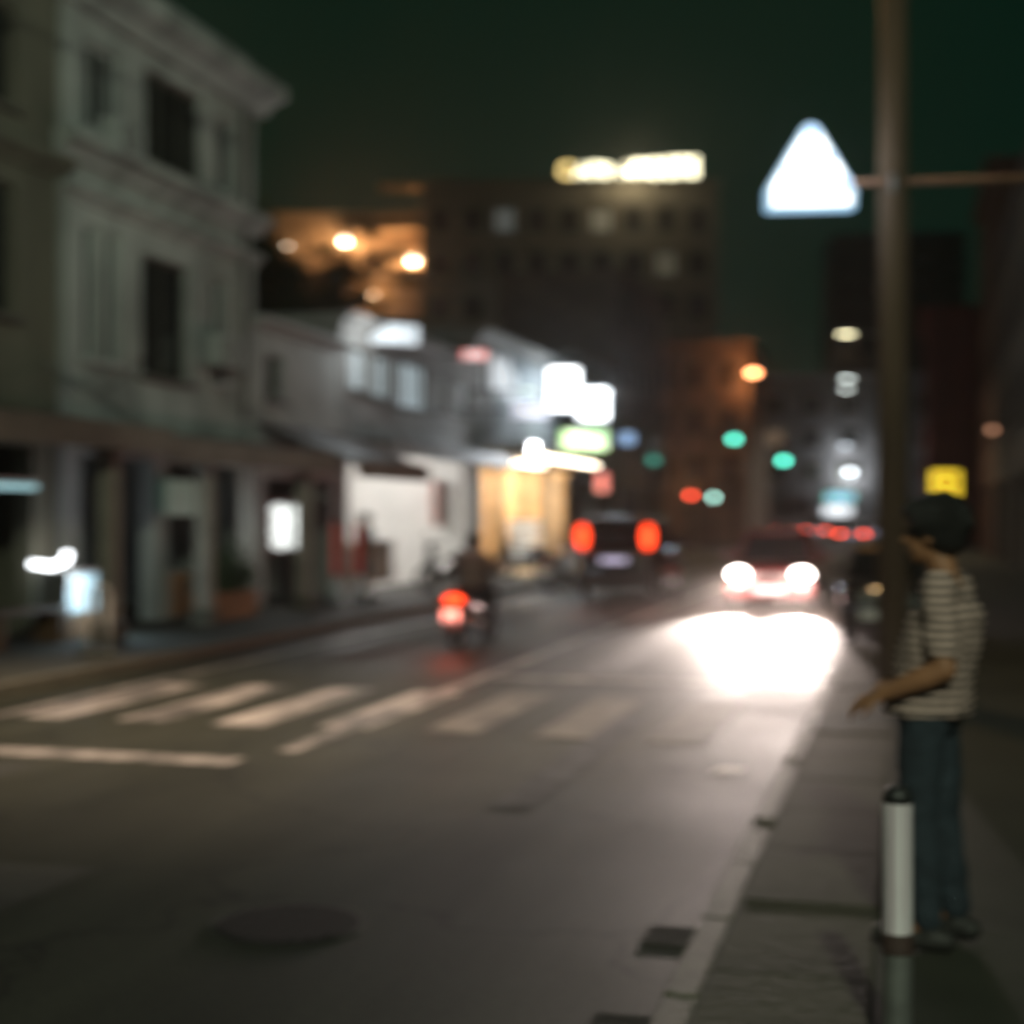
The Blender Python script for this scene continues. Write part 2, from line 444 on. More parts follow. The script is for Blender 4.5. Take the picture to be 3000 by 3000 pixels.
# the near left corner: brown building partly in view
zb = building('shop_house', 'brown stained shop house at the left edge of the photo', (-11.2, 5.8, .13), HALF, 12.2, 9, 8.9, BROWNWALL,
    wins=[(5.2,6.4,4.2,5.9,dict(bars=1)),(7.6,8.8,4.2,5.9,dict(bars=1)),(10.0,11.2,4.2,5.9,dict(bars=1)),(10.0,11.2,6.9,8.2,dict(bars=1))],
    opens=[(.6,5.4,0,2.55),(6.0,11.6,0,2.55)], floors=(3.3,), cornices=((6.2,.28,.22),(8.75,.3,.3)))
# white colonial-looking shop house with stepped mouldings
A = building('shop_house', 'pale weathered shop house with moulded cornices and tall dark windows', (-11.2, 18.12, .13), HALF, 6.05, 9, 9.15, WHITEWALL,
    wins=[(.55,.95,3.85,5.75,dict(bars=0,frame=LIGHTFRAME)),(1.15,1.55,3.85,5.75,dict(bars=0,frame=LIGHTFRAME)),(2.2,3.75,3.75,5.6,dict(bars=1)),(4.55,5.05,3.85,5.6,dict(bars=0,frame=LIGHTFRAME)),
          (.6,1.5,7.1,8.35,dict(bars=1,frame=LIGHTFRAME)),(2.3,4.2,7.05,8.45,dict(bars=2)),(4.75,5.4,7.1,8.35,dict(bars=0,frame=LIGHTFRAME))],
    opens=[(.5,2.6,0,2.45),(3.0,5.6,0.75,2.45)], floors=(3.2,), cornices=((6.0,.22,.2),(6.55,.34,.34),(8.7,.5,.55)),
    pil=((0.0,.28,.06,3.4,6.0),(5.75,.3,.06,3.4,6.0),(5.75,.3,.06,6.9,8.7),(0.0,.28,.06,6.9,8.7)))
bx(0,6.05,-.25,.0,9.2,9.75).build('parapet', WHITEWALL, A, loc=(0,.3,-.05))
bx(3.0,5.6,-.05,.24,0.0,.74).build('low_wall', mat('low_wall_render',(.3,.24,.19),.8,.3,2), A)
bx(3.0,3.6,-.07,-.053,0.04,.72).build('orange_panel', mat('orange_panel',(.4,.16,.05),.7,.3,4), A)
MB().tube([(5.6,-.1,3.3),(5.6,-.1,8.6)], .05, 8).build('downpipe', FRAME, A)
for i, (y, z) in enumerate([(22.55, 4.2), (19.3, 6.9)]):
    ac = thing('air_conditioner', ['white air conditioner box beside the lower dark window of the pale shop house','white air conditioner box on the moulding of the pale shop house'][i], 'air conditioner', (-11.2, y, z), HALF, 'air conditioners on the pale shop house')
    bx(-.38,.38,-.42,-.1,0,.52).build('case', LIGHTFRAME, ac, bevel=.02)
    MB().torus((-.08,-.43,.26),.19,.015,'y').build('fan_ring', FRAME, ac)
    for k in range(6): bx(-.27,.11,-.428,-.422,.1+.06*k,.115+.06*k).build('grille_bar', FRAME, ac)
    for x in (-.3,.26): MB().box(x,x+.04,-.42,-.003,-.04,-.002).build('bracket', METAL, ac)
# green signboard above the low wall
tag(bx(-10.98,-10.94,20.6,21.9,1.75,2.3).build('shop_signboard', glow('dim_green_board',(.18,.42,.26),.14)), 'dim green signboard hanging over the low wall of the pale shop house', 'sign')
# long canopy along both
def canopy(label, y0, y1, z, out, th, slope, wall=TIN):
    t = thing('street_canopy', label, 'canopy', (-11.2, y0, z), HALF, 'tin canopies over the left pavement')
    L = y1 - y0
    MB().prism([(0,0),(0,th),(-out,th-slope),(-out,-slope)], 0, L, 'x').build('canopy_slab', wall, t)
    MB().prism([(-out-.04,-slope+th+.05),(-out-.04,-slope-.18),(-out-.002,-slope-.18),(-out-.002,-slope+th+.05)], 0, L, 'x').build('fascia', mat('fascia_paint',(.22,.19,.16),.6,.4,1.2), t)
    n = max(2, int(L/2.4))
    for k in range(n):
        x = .25 + (L-.5)*k/(n-1)
        MB().tube([(x,-.003,.75),(x,-out*.8,th-slope*.8+.01)], .02, 6).build('stay_rod', METAL, t)
    return t
canopy('brown tin canopy over the pavement at the left edge', 8.0, 18.0, 3.05, 1.7, .1, .3)
canopy('brown tin canopy below the pale shop house windows', 18.15, 24.2, 2.95, 1.6, .1, .28)
# arcade columns
for i, y in enumerate([17.2, 19.9, 23.6]):
    c = thing('arcade_column', ['square pale column at the edge of the brown shop house', 'square pale column behind the white hoop barrier', 'square pale column at the far end of the canopy'][i], 'column', (-9.95, y, .13), 0, 'columns under the tin canopies')
    bx(-.11,.11,-.11,.11,.25,2.4 if i else 2.42).build('shaft', mat('column_paint',(.34,.30,.25),.7,.3,2,.2), c, bevel=.01)
    bx(-.16,.16,-.16,.16,0,.25).build('base', KERB, c, bevel=.01)
    bx(-.15,.15,-.15,.15,2.42,2.52).build('capital', KERB, c)
# building B : low with pale gable wall
B = building('shop_house', 'low pale grey shop house with a sloping awning beside the lit shop', (-11.2, 24.35, .13), HALF, 4.1, 9, 5.15, GREYWALL,
    wins=[(.5,1.2,3.75,4.55,dict(bars=0)),], opens=[(.4,3.7,0,2.3)], floors=(3.0,), cornices=((4.95,.22,.25),))
canopy('dark sloping awning on the low grey shop house', 24.4, 28.4, 3.35, 1.9, .09, .75)
# building C : bright open shop
C = building('shop_house', 'two storey shop house with a bright open shopfront and bluish upper windows', (-11.2, 28.55, .13), HALF, 9.9, 9, 5.8, mat('shop_facade',(.3,.28,.26),.8,.3,1.2),
    wins=[(.5,1.5,4.25,5.15,dict(pane=E_DIMBLUE,bars=1)),(1.8,3.0,4.2,5.15,dict(pane=E_DIMBLUE,bars=2)),(3.5,5.6,4.1,5.2,dict(pane=E_DIMBLUE,bars=3)),(6.3,7.4,4.2,5.1,dict(pane=E_DIM,bars=2)),(7.9,9.2,4.2,5.1,dict(pane=E_DIM,bars=1))],
    opens=[(.35,9.4,0.0,3.05)], floors=(3.5,), cornices=((5.55,.25,.25),))
bx(.26,9.64,5.0,5.1,0,3.28).build('back_partition', SHOPWALL, C)
bx(.26,9.64,.3,5.0,-.1,.02).build('shop_floor', mat('shop_tile',(.5,.48,.45),.35,.1,2), C)
bx(9.45,9.62,.27,5.0,.02,3.28).build('side_partition', SHOPWALL, C)
bx(.26,9.44,.27,4.98,3.24,3.28).build('shop_ceiling', SHOPWALL, C)
canopy('dark tin canopy above the bright open shopfront', 28.6, 38.4, 3.3, 1.0, .08, .12)
def wx(u, y): return (-11.2 - y, 28.55 + u)      # point inside building C
for i, (u, y) in enumerate([(2.9, .9), (6.5, 2.4)]):
    X, Y = wx(u, y)
    f = thing('tube_lamp', ['white fluorescent tube under the ceiling at the front of the bright shop', 'white fluorescent tube deeper under the ceiling of the bright shop'][i], 'lamp', (X, Y, 3.22), 0, 'tubes in the bright shop')
    bx(-.06,.06,-.65,.65,.08,.15).build('batten', METAL, f)
    MB().tube([(0,-.6,.05),(0,.6,.05)], .03).build('tube', E_TUBE, f)
    lamp('POINT', (0,0,-.08), 300, (1,.95,.9), f, .25)
# furniture in the shop
cnt = thing('shop_counter', 'dark wooden counter in the bright open shop', 'counter', (*wx(5.2, 1.6), .15), HALF)
bx(-1.6,1.6,-.3,.3,0,.95).build('counter_body', WOOD, cnt); bx(-1.68,1.68,-.36,.36,.953,1.0).build('counter_top', LIGHTFRAME, cnt)
for i, (u, lab) in enumerate([(3.2,'pale shelf unit of small goods in the bright shop, by the poster'),(7.2,'pale shelf unit of small goods in the bright shop, by the red banner')]):
    s_ = thing('shelf_unit', lab, 'shelf', (*wx(u, 4.7), .15), HALF, 'shelf units in the bright shop')
    MB().box(-1,-.96,-.2,.2,0,1.9).box(.96,1,-.2,.2,0,1.9).build('side_panel', LIGHTFRAME, s_)
    for k in range(4):
        b_ = bx(-.955,.955,-.2,.2,.1+.5*k,.13+.5*k).build('shelf_board', LIGHTFRAME, s_)
        for q in range(9):
            c_ = random.choice([(.5,.1,.08),(.6,.5,.2),(.2,.3,.5),(.6,.6,.55),(.15,.3,.15),(.3,.2,.15)])
            h = random.uniform(.12,.34); x = -.85+.21*q
            bx(x-.08,x+.08,-.12,.12,.131+.5*k,.131+.5*k+h).build('packet', mat('packet%d' % int(sum(c_)*100), c_, .6), b_)
p_ = thing('wall_poster', 'small red green and yellow poster at the left of the bright shop', 'poster', (*wx(.62, 4.96), 2.1), HALF)
bx(-.3,.3,-.02,.02,-.35,.35).build('sheet', mat('poster_white',(.7,.7,.72),.6), p_)
MB().ball((.05,-.021,.12),.16,.012,.16).build('red_spot', mat('poster_red',(.7,.05,.06),.6), p_)
MB().ball((-.14,-.021,-.02),.13,.012,.13).build('green_spot', mat('poster_green',(.3,.5,.1),.6), p_)
bn = thing('hanging_banner', 'red and orange cloth banner hanging at the right side of the bright shop', 'banner', (*wx(9.2, .9), 1.45), HALF)
MB().prism([(-.4,1.2),(.4,1.2),(.4,.1),(0,0),(-.4,.1)], -.03, .0).build('cloth', mat('banner_red',(.55,.08,.03),.7,.4,2), bn)
MB().tube([(-.45,-.015,1.22),(.45,-.015,1.22)], .02).build('rod', DARKMETAL, bn)
tbl = thing('display_table', 'low display table with grey boxes at the front of the bright shop', 'table', (*wx(2.4, .9), .15), HALF)
bx(-.9,.9,-.35,.35,.68,.72).build('table_top', GREYWALL, tbl)
for sx in (-.85,.8):
    for sy in (-.32,.27): bx(sx,sx+.05,sy,sy+.05,0,.68).build('leg', METAL, tbl)
for i in range(3):
    X, Y = wx(1.8+.6*i, .9)
    tag(bx(-.2,.2,-.22,.22,0,.28).build('cardboard_box', mat('carton',(.35,.27,.18),.8,.2,3), loc=(X,Y,.872), bevel=.01), ['carton on the display table, nearest the poster','carton on the display table, middle of the three','carton on the display table, nearest the counter'][i], 'box', 'cartons on the display table')
# building D : golden hotel entrance
D = building('hotel_entrance', 'building with a golden lit entrance and corrugated steel upper facade', (-11.2, 38.6, .13), HALF, 9.6, 9, 6.7, mat('entrance_facade',(.25,.24,.23),.8,.3,1.2),
    wins=[(.4,1.3,4.9,5.9,dict(pane=E_DIM,bars=1))], opens=[(.5,9.1,0,3.1)], floors=(3.7,), cornices=((6.4,.3,.3),))
bx(.26,9.34,3.6,3.7,0,3.45).build('lobby_wall', TANWALL, D)
bx(9.12,9.33,.27,3.6,0,3.45).build('lobby_side', TANWALL, D)
bx(.26,9.11,.27,3.59,3.35,3.44).build('lobby_ceiling', TANWALL, D)
bx(.26,9.11,-1.4,3.59,-.05,.06).build('lobby_step', mat('step_stone',(.5,.42,.3),.5,.2,2), D)
for k, u in enumerate([1.0, 3.6, 6.2, 8.8]):
    c_ = MB().tube([(u,-.25,.31),(u,-.25,2.85)], [.17,.15], 16).build('column', TANWALL, D, smooth=True)
    bx(u-.24,u+.24,-.49,-.01,.063,.31).build('column_base', TANWALL, c_); bx(u-.23,u+.23,-.48,-.02,2.85,3.04).build('column_capital', TANWALL, c_)
for u in (3.0, 5.2):
    d_ = MB().box(u,u+.08,3.5,3.58,.06,2.6).box(u+1.3,u+1.38,3.5,3.58,.06,2.6).box(u+.08,u+1.3,3.5,3.58,2.5,2.6).box(u+.08,u+1.3,3.5,3.58,.06,.2).build('door', WOOD, D)
    MB().add([(u+.08,3.55,.2),(u+1.3,3.55,.2),(u+1.3,3.55,2.5),(u+.08,3.55,2.5)],[(0,1,2,3)]).build('door_glass', glow('lobby_glass',(1,.8,.5),.5), d_)
    MB().tube([(u+.2,3.46,1.0),(u+.2,3.46,1.5)], .02, 8).build('door_handle', METAL, d_)
for k in range(2):
    l_ = thing('ceiling_lamp', ['warm round ceiling lamp by the near columns of the golden entrance','warm round ceiling lamp by the far columns of the golden entrance'][k], 'lamp', (-12.6, 41.2+4.6*k, 3.40), 0, 'lamps in the golden entrance')
    MB().loft([[(.25*math.cos(2*math.pi*i/20),.25*math.sin(2*math.pi*i/20),z) for i in range(20)] for z in (.02,.07)]).build('rim', METAL, l_)
    MB().loft([[(.2*math.cos(2*math.pi*i/20),.2*math.sin(2*math.pi*i/20),z) for i in range(20)] for z in (-.03,.018)]).build('diffuser', E_WARM, l_)
    lamp('POINT', (0,0,-.25), 700, (1,.78,.5), l_, .2)
# corrugated panel upstairs
cp = MB()
pts = []
for k in range(121): pts.append((1.6+7.6*k/120, -.06 - .035*math.sin(k*math.pi/2.5)))
cp.add([(u,y,3.75) for u,y in pts]+[(u,y,6.3) for u,y in pts], [(i,i+1,122+i,121+i) for i in range(120)])
cp.build('corrugated_panel', CORR, D, smooth=True)
# sloping canopy with bulbs over the entrance
ec = thing('entrance_canopy', 'shallow canopy over the golden entrance edged with bulbs', 'canopy', (-11.2, 38.7, 3.35), HALF)
MB().prism([(0,0),(0,.22),(-1.3,.18),(-1.3,-.05)], 0, 9.3, 'x').build('canopy_slab', mat('canopy_gold',(.5,.34,.18),.6,.2,3), ec)
for k in range(17):
    MB().ball((.3+.53*k,-1.36,.02),.075).build('bulb', E_WARM, ec, smooth=True)
for k in range(6):
    MB().ball((1.2+.55*k,-.75,-.14),.075).build('bulb', E_WARM, ec, smooth=True)
big = thing('flood_lamp', 'bright white flood lamp at the corner of the entrance canopy', 'lamp', (-9.75, 38.65, 3.55), HALF)
MB().box(-.25,.25,-.06,.06,-.17,.17).build('housing', DARKMETAL, big); bx(-.22,.22,-.065,-.061,-.14,.14).build('lens', E_TUBE, big); MB().tube([(0,.06,0),(0,.6,.02)], .03, 8).build('bracket', DARKMETAL, big); lamp('POINT', (0,-.3,-.05), 260, (.86,.93,1), big, .15)
# white slatted standing sign in front of the entrance
st = thing('standing_sign', 'white slatted standing sign in front of the golden entrance', 'sign', (-10.0, 38.9, .13), R(15))
for sx in (-.42,.38): MB().box(sx,sx+.04,-.03,.03,0,1.55).build('post', mat('sign_white',(.7,.74,.74),.5), st)
for k in range(9): bx(-.375,.375,-.02,.02,.3+.135*k,.37+.135*k).build('slat', glow('pale_slat_light',(.7,.92,.92),.7), st)
# hanging lit signs
def lightbox(name, label, loc, w, h, face, rz=R(14.9), d=.16, edge=DARKMETAL, arm=None, marks=(), mm=None, bev=.02):
    t = thing(name, label, 'sign', loc, rz)
    bx(-w/2,w/2,-d/2,d/2,0,h).build('case', edge, t, bevel=bev)
    bx(-w/2+.03,w/2-.03,-d/2-.012,-d/2-.002,.03,h-.03).build('lit_face', face, t)
    for (x0,x1,z0,z1) in marks: bx(x0,x1,-d/2-.03,-d/2-.0125,z0,z1).build('mark', mm, t)
    if arm: MB().tube([(-w/2,0,h*.5),(-w/2-arm,0,h*.5)], .03, 8).build('arm', DARKMETAL, t)
    return t
lightbox('lightbox_sign', 'tall glaring white lightbox sign with a bluish rim above the entrance', (-10.55, 46.0, 5.05), .95, 1.4, E_WHITE, edge=E_PALEBLUE, arm=.3)
lightbox('lightbox_sign', 'squarer glaring white lightbox sign beside the tall one', (-9.68, 46.4, 4.75), .9, 1.05, E_WHITE, edge=E_PALEBLUE, arm=.3)
lightbox('lightbox_sign', 'small rounded white sign with faint blue marks above the bulbs', (-9.5, 37.6, 4.25), .95, .48, glow('soft_white_sign',(.86,.88,1),1.3), arm=1.4, bev=.07,
         marks=[(-.42,-.34,.12,.2),(-.42,-.3,.3,.36),(-.2,.1,.32,.36)], mm=mat('sign_navy',(.08,.1,.3),.5))
lightbox('lightbox_sign', 'small red and white neon sign beside the bluish windows', (-10.3, 35.2, 5.55), .62, .3, glow('pinkish_white_sign',(1,.75,.75),1.2), arm=.7,
         marks=[(-.29,-.21,.03,.27),(.1,.2,.03,.27)], mm=E_RED)
lightbox('lightbox_sign', 'green sign with pale blocky lettering below the white lightboxes', (-9.85, 45.8, 3.75), 1.45, .72, E_LIME, arm=.5,
         marks=[(-.55,-.3,.42,.66),(-.22,.05,.42,.66)]+[(-.66+.17*k,-.53+.17*k,.08,.36) for k in range(8)], mm=E_LIMEWHITE)
lightbox('lightbox_sign', 'wide bluish white lit fascia sign on the roof edge of the bright shop', (-11.0, 30.6, 5.45), 1.5, .5, glow('fascia_white',(.8,.9,.98),.9), rz=R(40), arm=.2,
         marks=[(-.5,-.46,.05,.45),(.42,.46,.05,.45)], mm=METAL)
lamp('POINT', (-10.35,29.3,5.55), 70, (.85,.95,1), None, .3, name='fascia_spill')
lamp('POINT', (-8.9,45.2,5.6), 280, (.75,.9,1), None, .4, name='sign_spill')
lightbox('lightbox_sign', 'tiny pale green lit sign above the small rounded white sign', (-9.6, 37.8, 4.95), .4, .14, glow('tiny_pale_sign',(.85,1,.85),1.6), arm=1.3)
lightbox('lightbox_sign', 'narrow red lit shop sign low beside the bulbs of the entrance', (-9.9, 48.9, 2.5), .35, .7, E_RED, arm=.8)
lightbox('lightbox_sign', 'small blue lit sign above the dark shop houses', (-9.9, 53.5, 4.3), .5, .5, glow('small_blue_sign',(.35,.6,1),1.0), arm=.9)
# slim upright fins upstairs, glowing by themselves in place of lamplight on slats
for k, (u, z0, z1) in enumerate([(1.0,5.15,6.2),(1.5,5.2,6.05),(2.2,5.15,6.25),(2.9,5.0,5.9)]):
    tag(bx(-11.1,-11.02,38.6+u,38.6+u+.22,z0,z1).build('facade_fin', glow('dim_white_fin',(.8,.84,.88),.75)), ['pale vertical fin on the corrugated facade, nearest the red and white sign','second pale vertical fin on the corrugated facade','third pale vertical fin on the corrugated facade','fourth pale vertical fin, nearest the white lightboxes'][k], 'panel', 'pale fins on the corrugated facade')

# buildings further up the left side
def winrows(W, rows, z0, dz, n, w, h, lit=(), u0=.8):
    out = []
    for r in range(rows):
        for c in range(n):
            u = u0 + (W-2*u0-w)*c/max(1, n-1); z = z0 + dz*r
            out.append((u, u+w, z, z+h, dict(bars=1, pane=lit.get((r,c), GLASS) if lit else GLASS, sill=False)))
    return out
building('shop_house', 'dark shop house just beyond the golden entrance', (-11.2, 48.4, .13), HALF, 10, 5.5, 7.2, DARKWALL, wins=winrows(10,1,4.2,2.8,4,1.2,1.5), opens=[(.5,4.6,0,2.8),(5.4,9.5,0,2.8)], floors=(3.4,), cornices=((6.9,.3,.3),))
building('shop_house', 'dark brown corner shop house before the side road', (-11.2, 58.6, .13), HALF, 11.4, 5, 11.5, mat('corner_brown',(.15,.1,.07),.85,.3,1), wins=winrows(11.4,3,4.2,2.6,5,1.1,1.4), opens=[(.5,5.2,0,2.8),(6.2,10.9,0,2.8)], floors=(3.4,), cornices=((11.2,.3,.3),))
FB = building('corner_building', 'tan corner building with orange lit pilasters beyond the junction', (-19.2, 86, .13), 0, 10.4, 12, 11.8, mat('corner_tan',(.19,.13,.085),.8,.3,1), wins=winrows(10.4,3,3.6,2.7,5,1.0,1.5), floors=(3.4,), cornices=((11.4,.35,.35),), pil=tuple((u,.35,.12,0,11.3) for u in (.1,2.3,4.5,6.7,8.6,9.95)))
ol = thing('wall_lamp', 'bright orange lamp on a bracket high on the tan corner building', 'lamp', (-8.75, 85.6, 9.75), 0)
MB().tube([(-.3,.25,-.3),(-.2,-.1,.2),(.2,-.2,.2)], .04, 8).build('bracket', DARKMETAL, ol)
MB().ball((.25,-.2,.12),.27,.27,.2).build('globe', E_ORANGE, ol, smooth=True)
lamp('POINT', (.1,-.8,-.1), 200, (1,.42,.16), ol, .3)
lamp('POINT', (-3.2,-3.5,-6.4), 110, (1,.5,.22), ol, .3)
# big hotel block behind
hlit = {(1,1): E_DIM, (5,7): glow('faint_window',(.8,.7,.45),.06), (6,5): glow('faint_window',(.8,.7,.45),.06), (6,2): E_DIM, (4,4): E_PEACH, (3,4): glow('dim_peach',(1,.5,.3),.3)}
HT = building('hotel_block', 'big dark hotel block with a lit rooftop name sign', (-33.2, 99.6, 0), R(14.9), 21, 12, 25.4, mat('hotel_wall',(.17,.15,.115),.85,.2,.4), wins=winrows(21,7,3.4,3.05,9,1.25,1.7,hlit), cornices=((25.0,.4,.3),))
rs = thing('rooftop_sign', 'yellow white lit letters in two words on the hotel roof', 'sign', (-23.6, 101.9, 25.5), R(14.9))
MB().tube([(0,.2,.1),(9.8,.2,.1)], .05, 6).tube([(0,.2,.9),(9.8,.2,.9)], .05, 6).build('rail', DARKMETAL, rs)
for k in range(6): MB().tube([(.3+1.8*k,.2,-.1),(.3+1.8*k,.2,1.3)], .05, 6).build('support', DARKMETAL, rs)
def glyph(x, w, h, kind, m):
    g = MB(); t = .3
    if kind in 'cog':
        n = 14; a0, a1 = (R(45), R(315)) if kind != 'o' else (0, R(360))
        ps = [(x+w/2+w/2*math.cos(a0+(a1-a0)*i/n), 0, h/2+h/2*math.sin(a0+(a1-a0)*i/n)) for i in range(n+1)]
        g.tube(ps, t/2, 8)
    elif kind == 'n':
        g.tube([(x,0,0),(x,0,h)], t/2, 8); g.tube([(x,0,h),(x+w,0,h*.9),(x+w,0,0)], t/2, 8)
    elif kind == 'i': g.tube([(x+w/2,0,0),(x+w/2,0,h)], t/2*1.2, 8)
    else:
        g.tube([(x,0,0),(x+w*.5,0,h),(x+w,0,0)], t/2, 8); g.tube([(x+w*.2,0,h*.35),(x+w*.8,0,h*.35)], t/2, 8)
    g.build('letter', m, rs, smooth=True)
xx = .1
for i, (k, w) in enumerate([('c',.8),('a',.75),('n',.7),('i',.2)]):
    glyph(xx, w, 1.0, k, E_GOLD2 if i == 0 else E_GOLD); xx += w + .28
xx += .65
for i, (k, w) in enumerate([('a',.75),('n',.65),('o',.8),('o',.8),('n',.7),('i',.2)]):
    glyph(xx, w, 1.1 + .08*i, k, E_GOLD); xx += w + .26
lamp('POINT', (5,-1.2,.6), 500, (1,.85,.55), rs, .5, name='sign_spill')
fl = thing('flood_lamp', 'flood lamp in the forecourt washing the hotel front faintly', 'lamp', (-27, 84, 0), 0)  # added behind the low roofs to lift the hotel front out of black
MB().tube([(0,0,0),(0,0,1.2)], .05, 8).build('post', DARKMETAL, fl); bx(-.25,.25,-.1,.1,1.2,1.5).build('housing', DARKMETAL, fl); bx(-.22,.22,.101,.11,1.23,1.47).build('lens', E_WARM, fl)
lamp('SPOT', (0,.2,1.6), 330, (.92,1,.6), fl, .3, (.22,.75,.62), 100, .8)
# orange lit terraces behind, to the left of the hotel
OT = thing('terrace_building', 'building with curved balconies lit warm orange behind the low roofs', 'building', (-47.5, 104.5, 0), R(14.9))
bx(0,15,1.5,9,0,25.2).build('wall', mat('terrace_wall',(.4,.28,.17),.8,.35,.5), OT)
def bal(z, depth, u0, u1, th=.35):
    n = 22
    out = [(u0+(u1-u0)*i/n, 1.48-depth*math.sin(math.pi*i/n)**.6) for i in range(n+1)]
    m = MB(); ring = lambda zz: [(u,y,zz) for u,y in out]
    m.loft([ring(z), ring(z+th)])
    b = m.build('balcony', mat('terrace_slab',(.36,.26,.16),.8,.3,.6), OT)
    r = MB(); r.tube([(u,y,z+1.2) for u,y in out], .05, 6)
    for u, y in out[::2]: r.tube([(u,y,z+th),(u,y,z+1.2)], .03, 6)
    r.build('railing', DARKMETAL, b)
bal(16.6,2.2,.5,14.5); bal(20.0,3.2,2.5,15); bal(23.4,2.4,6.0,15)
bx(9,15.4,-.9,1.48,26.6,26.9).build('roof_slab', mat('terrace_slab2',(.3,.2,.12),.8,.3,.6), OT)
for i, (u, y, z, p) in enumerate([(6.3,.3,22.7,900),(11.5,.2,21.2,1300),(13.3,.4,26.0,200),(8.4,.4,18.6,240),(1.8,.9,22.4,16)]):
    w_ = thing('terrace_lamp', ['brightest bulb lamp under the middle orange lit balcony','bulb lamp by the hotel edge of the orange lit balconies','bulb lamp under the top roof of the orange lit terraces','dim bulb lamp under the lower orange lit balcony','dim bulb lamp on the far end wall of the orange lit terraces'][i], 'lamp', OT.matrix_basis @ Vector((u,y,z)), 0, 'terrace lamps')
    MB().ball((0,0,0), .28 if i < 2 else .1).build('bulb', E_WARM, w_, smooth=True)
    MB().tube([(0,0,.1),(0,.05,.6)], .03, 6).build('stem', DARKMETAL, w_)
    lamp('POINT', (0,-.15,-.35), p, (1,.58,.28), w_, .2)
# end of the street
EB = building('end_block', 'wide dim block closing the far end of the street', (-18, 147, 0), R(3), 36, 12, 15.5, mat('end_wall',(.26,.24,.23),.85,.3,.4), wins=winrows(36,3,5.2,3.2,10,1.8,1.8,{(1,1):E_DIMWARM,(0,7):E_DIMWARM}), opens=[(3,9,0,3.4),(20,27,0,3.4)], cornices=((15.1,.4,.4),))
building('far_tower', 'tall dark tower far beyond the end of the street', (-9, 185, 0), R(8), 16, 12, 36, mat('tower_wall',(.02,.024,.02),.85,.2,.3), wins=winrows(16,9,5,3.3,5,1.7,1.9,{(7,2):glow('beige_window',(.8,.65,.45),.25)}))
lightbox('lightbox_sign', 'aqua and blue lit sign at the far end of the street', (-6.2, 143.2, 3.0), 2.6, .95, E_AQUA, rz=R(10), marks=[(-.9,-.1,.15,.8),(.2,1.0,.15,.8)], mm=E_SKYBLUE)
lightbox('lightbox_sign', 'plain white lit sign under the aqua one at the far end', (-6.4, 143.1, 1.7), 2.5, 1.0, glow('far_white_sign',(.9,.95,1),2.0), rz=R(10))
for x in (-7.2, -5.4):
    tag(MB().tube([(x,143.4,0),(x,143.4,3.9)], .07, 8).build('sign_post', DARKMETAL), 'dark post carrying the far lit signs, %s' % ('left one' if x < -6 else 'right one'), 'post', 'posts of the far lit signs')
for i, (x, z, p, e) in enumerate([(-5.9,8.5,60,E_DIMBLUE),(-5.4,5.95,160,E_TUBE)]):
    w_ = thing('wall_lamp', ['dim bluish lamp high on the end block','white lamp above the aqua sign on the end block'][i], 'lamp', (x, 147.4, z), R(3))
    MB().ball((0,-.5,0),.3,.3,.2).build('globe', e, w_, smooth=True); MB().tube([(0,-.5,.1),(0,.1,.2)], .04, 6).build('bracket', DARKMETAL, w_)
    lamp('POINT', (0,-1.1,-.3), p*2, (.8,.9,1), w_, .3)
# right side row
building('shop_house', 'dark shop house on the right side beyond the person', (3.1, 58, .13), -HALF, 22, 9, 10.5, DARKWALL, wins=winrows(22,2,4.2,2.8,8,1.2,1.5), opens=[(.6,5,0,2.8),(6,10.4,0,2.8),(12,16,0,2.8),(17,21,0,2.8)], cornices=((10.2,.3,.3),))
building('shop_house', 'dark reddish building on the far right beyond the yellow sign', (3.1, 70.2, .13), -HALF, 12, 9, 15, mat('reddish_wall',(.12,.06,.045),.85,.3,.6), wins=winrows(12,4,4.2,2.8,4,1.2,1.5), opens=[(.6,5.4,0,2.8),(6.6,11.4,0,2.8)], cornices=((14.7,.3,.3),))
building('shop_house', 'dark red fronted building beyond the junction on the right', (1.0, 97, .13), -HALF, 13, 9, 13, mat('red_front',(.2,.05,.04),.85,.3,.6), wins=winrows(13,3,4.2,2.8,4,1.2,1.5), opens=[(.6,6,0,2.8),(7,12.4,0,2.8)], cornices=((12.7,.3,.3),))
ys = thing('yellow_sign', 'yellow lit sign with a dark symbol behind the head of the standing person', 'sign', (.95, 41.6, .27), R(14.9))
MB().tube([(0,0,-.14),(0,0,1.95)], .05, 8).build('post', DARKMETAL, ys)
bx(-.4,.4,-.09,.09,1.96,2.72).build('case', DARKMETAL, ys, bevel=.02)
bx(-.37,.37,-.105,-.092,1.99,2.69).build('lit_face', E_YELLOW, ys)
MB().torus((0.02,-.11,2.36),.17,.05,'y').build('mark', mat('sign_brown',(.25,.08,.01),.5), ys)
wl = thing('wall_lamp', 'small dim orange lamp above the pavement at the right edge', 'lamp', (2.2, 42, 4.05), 0)
MB().ball((0,0,0),.09).build('globe', glow('dim_orange_lamp',(1,.45,.25),1.2), wl, smooth=True)
MB().tube([(0,0,.05),(.5,0,.2),(.9,0,.2)], .025, 6).build('bracket', DARKMETAL, wl)

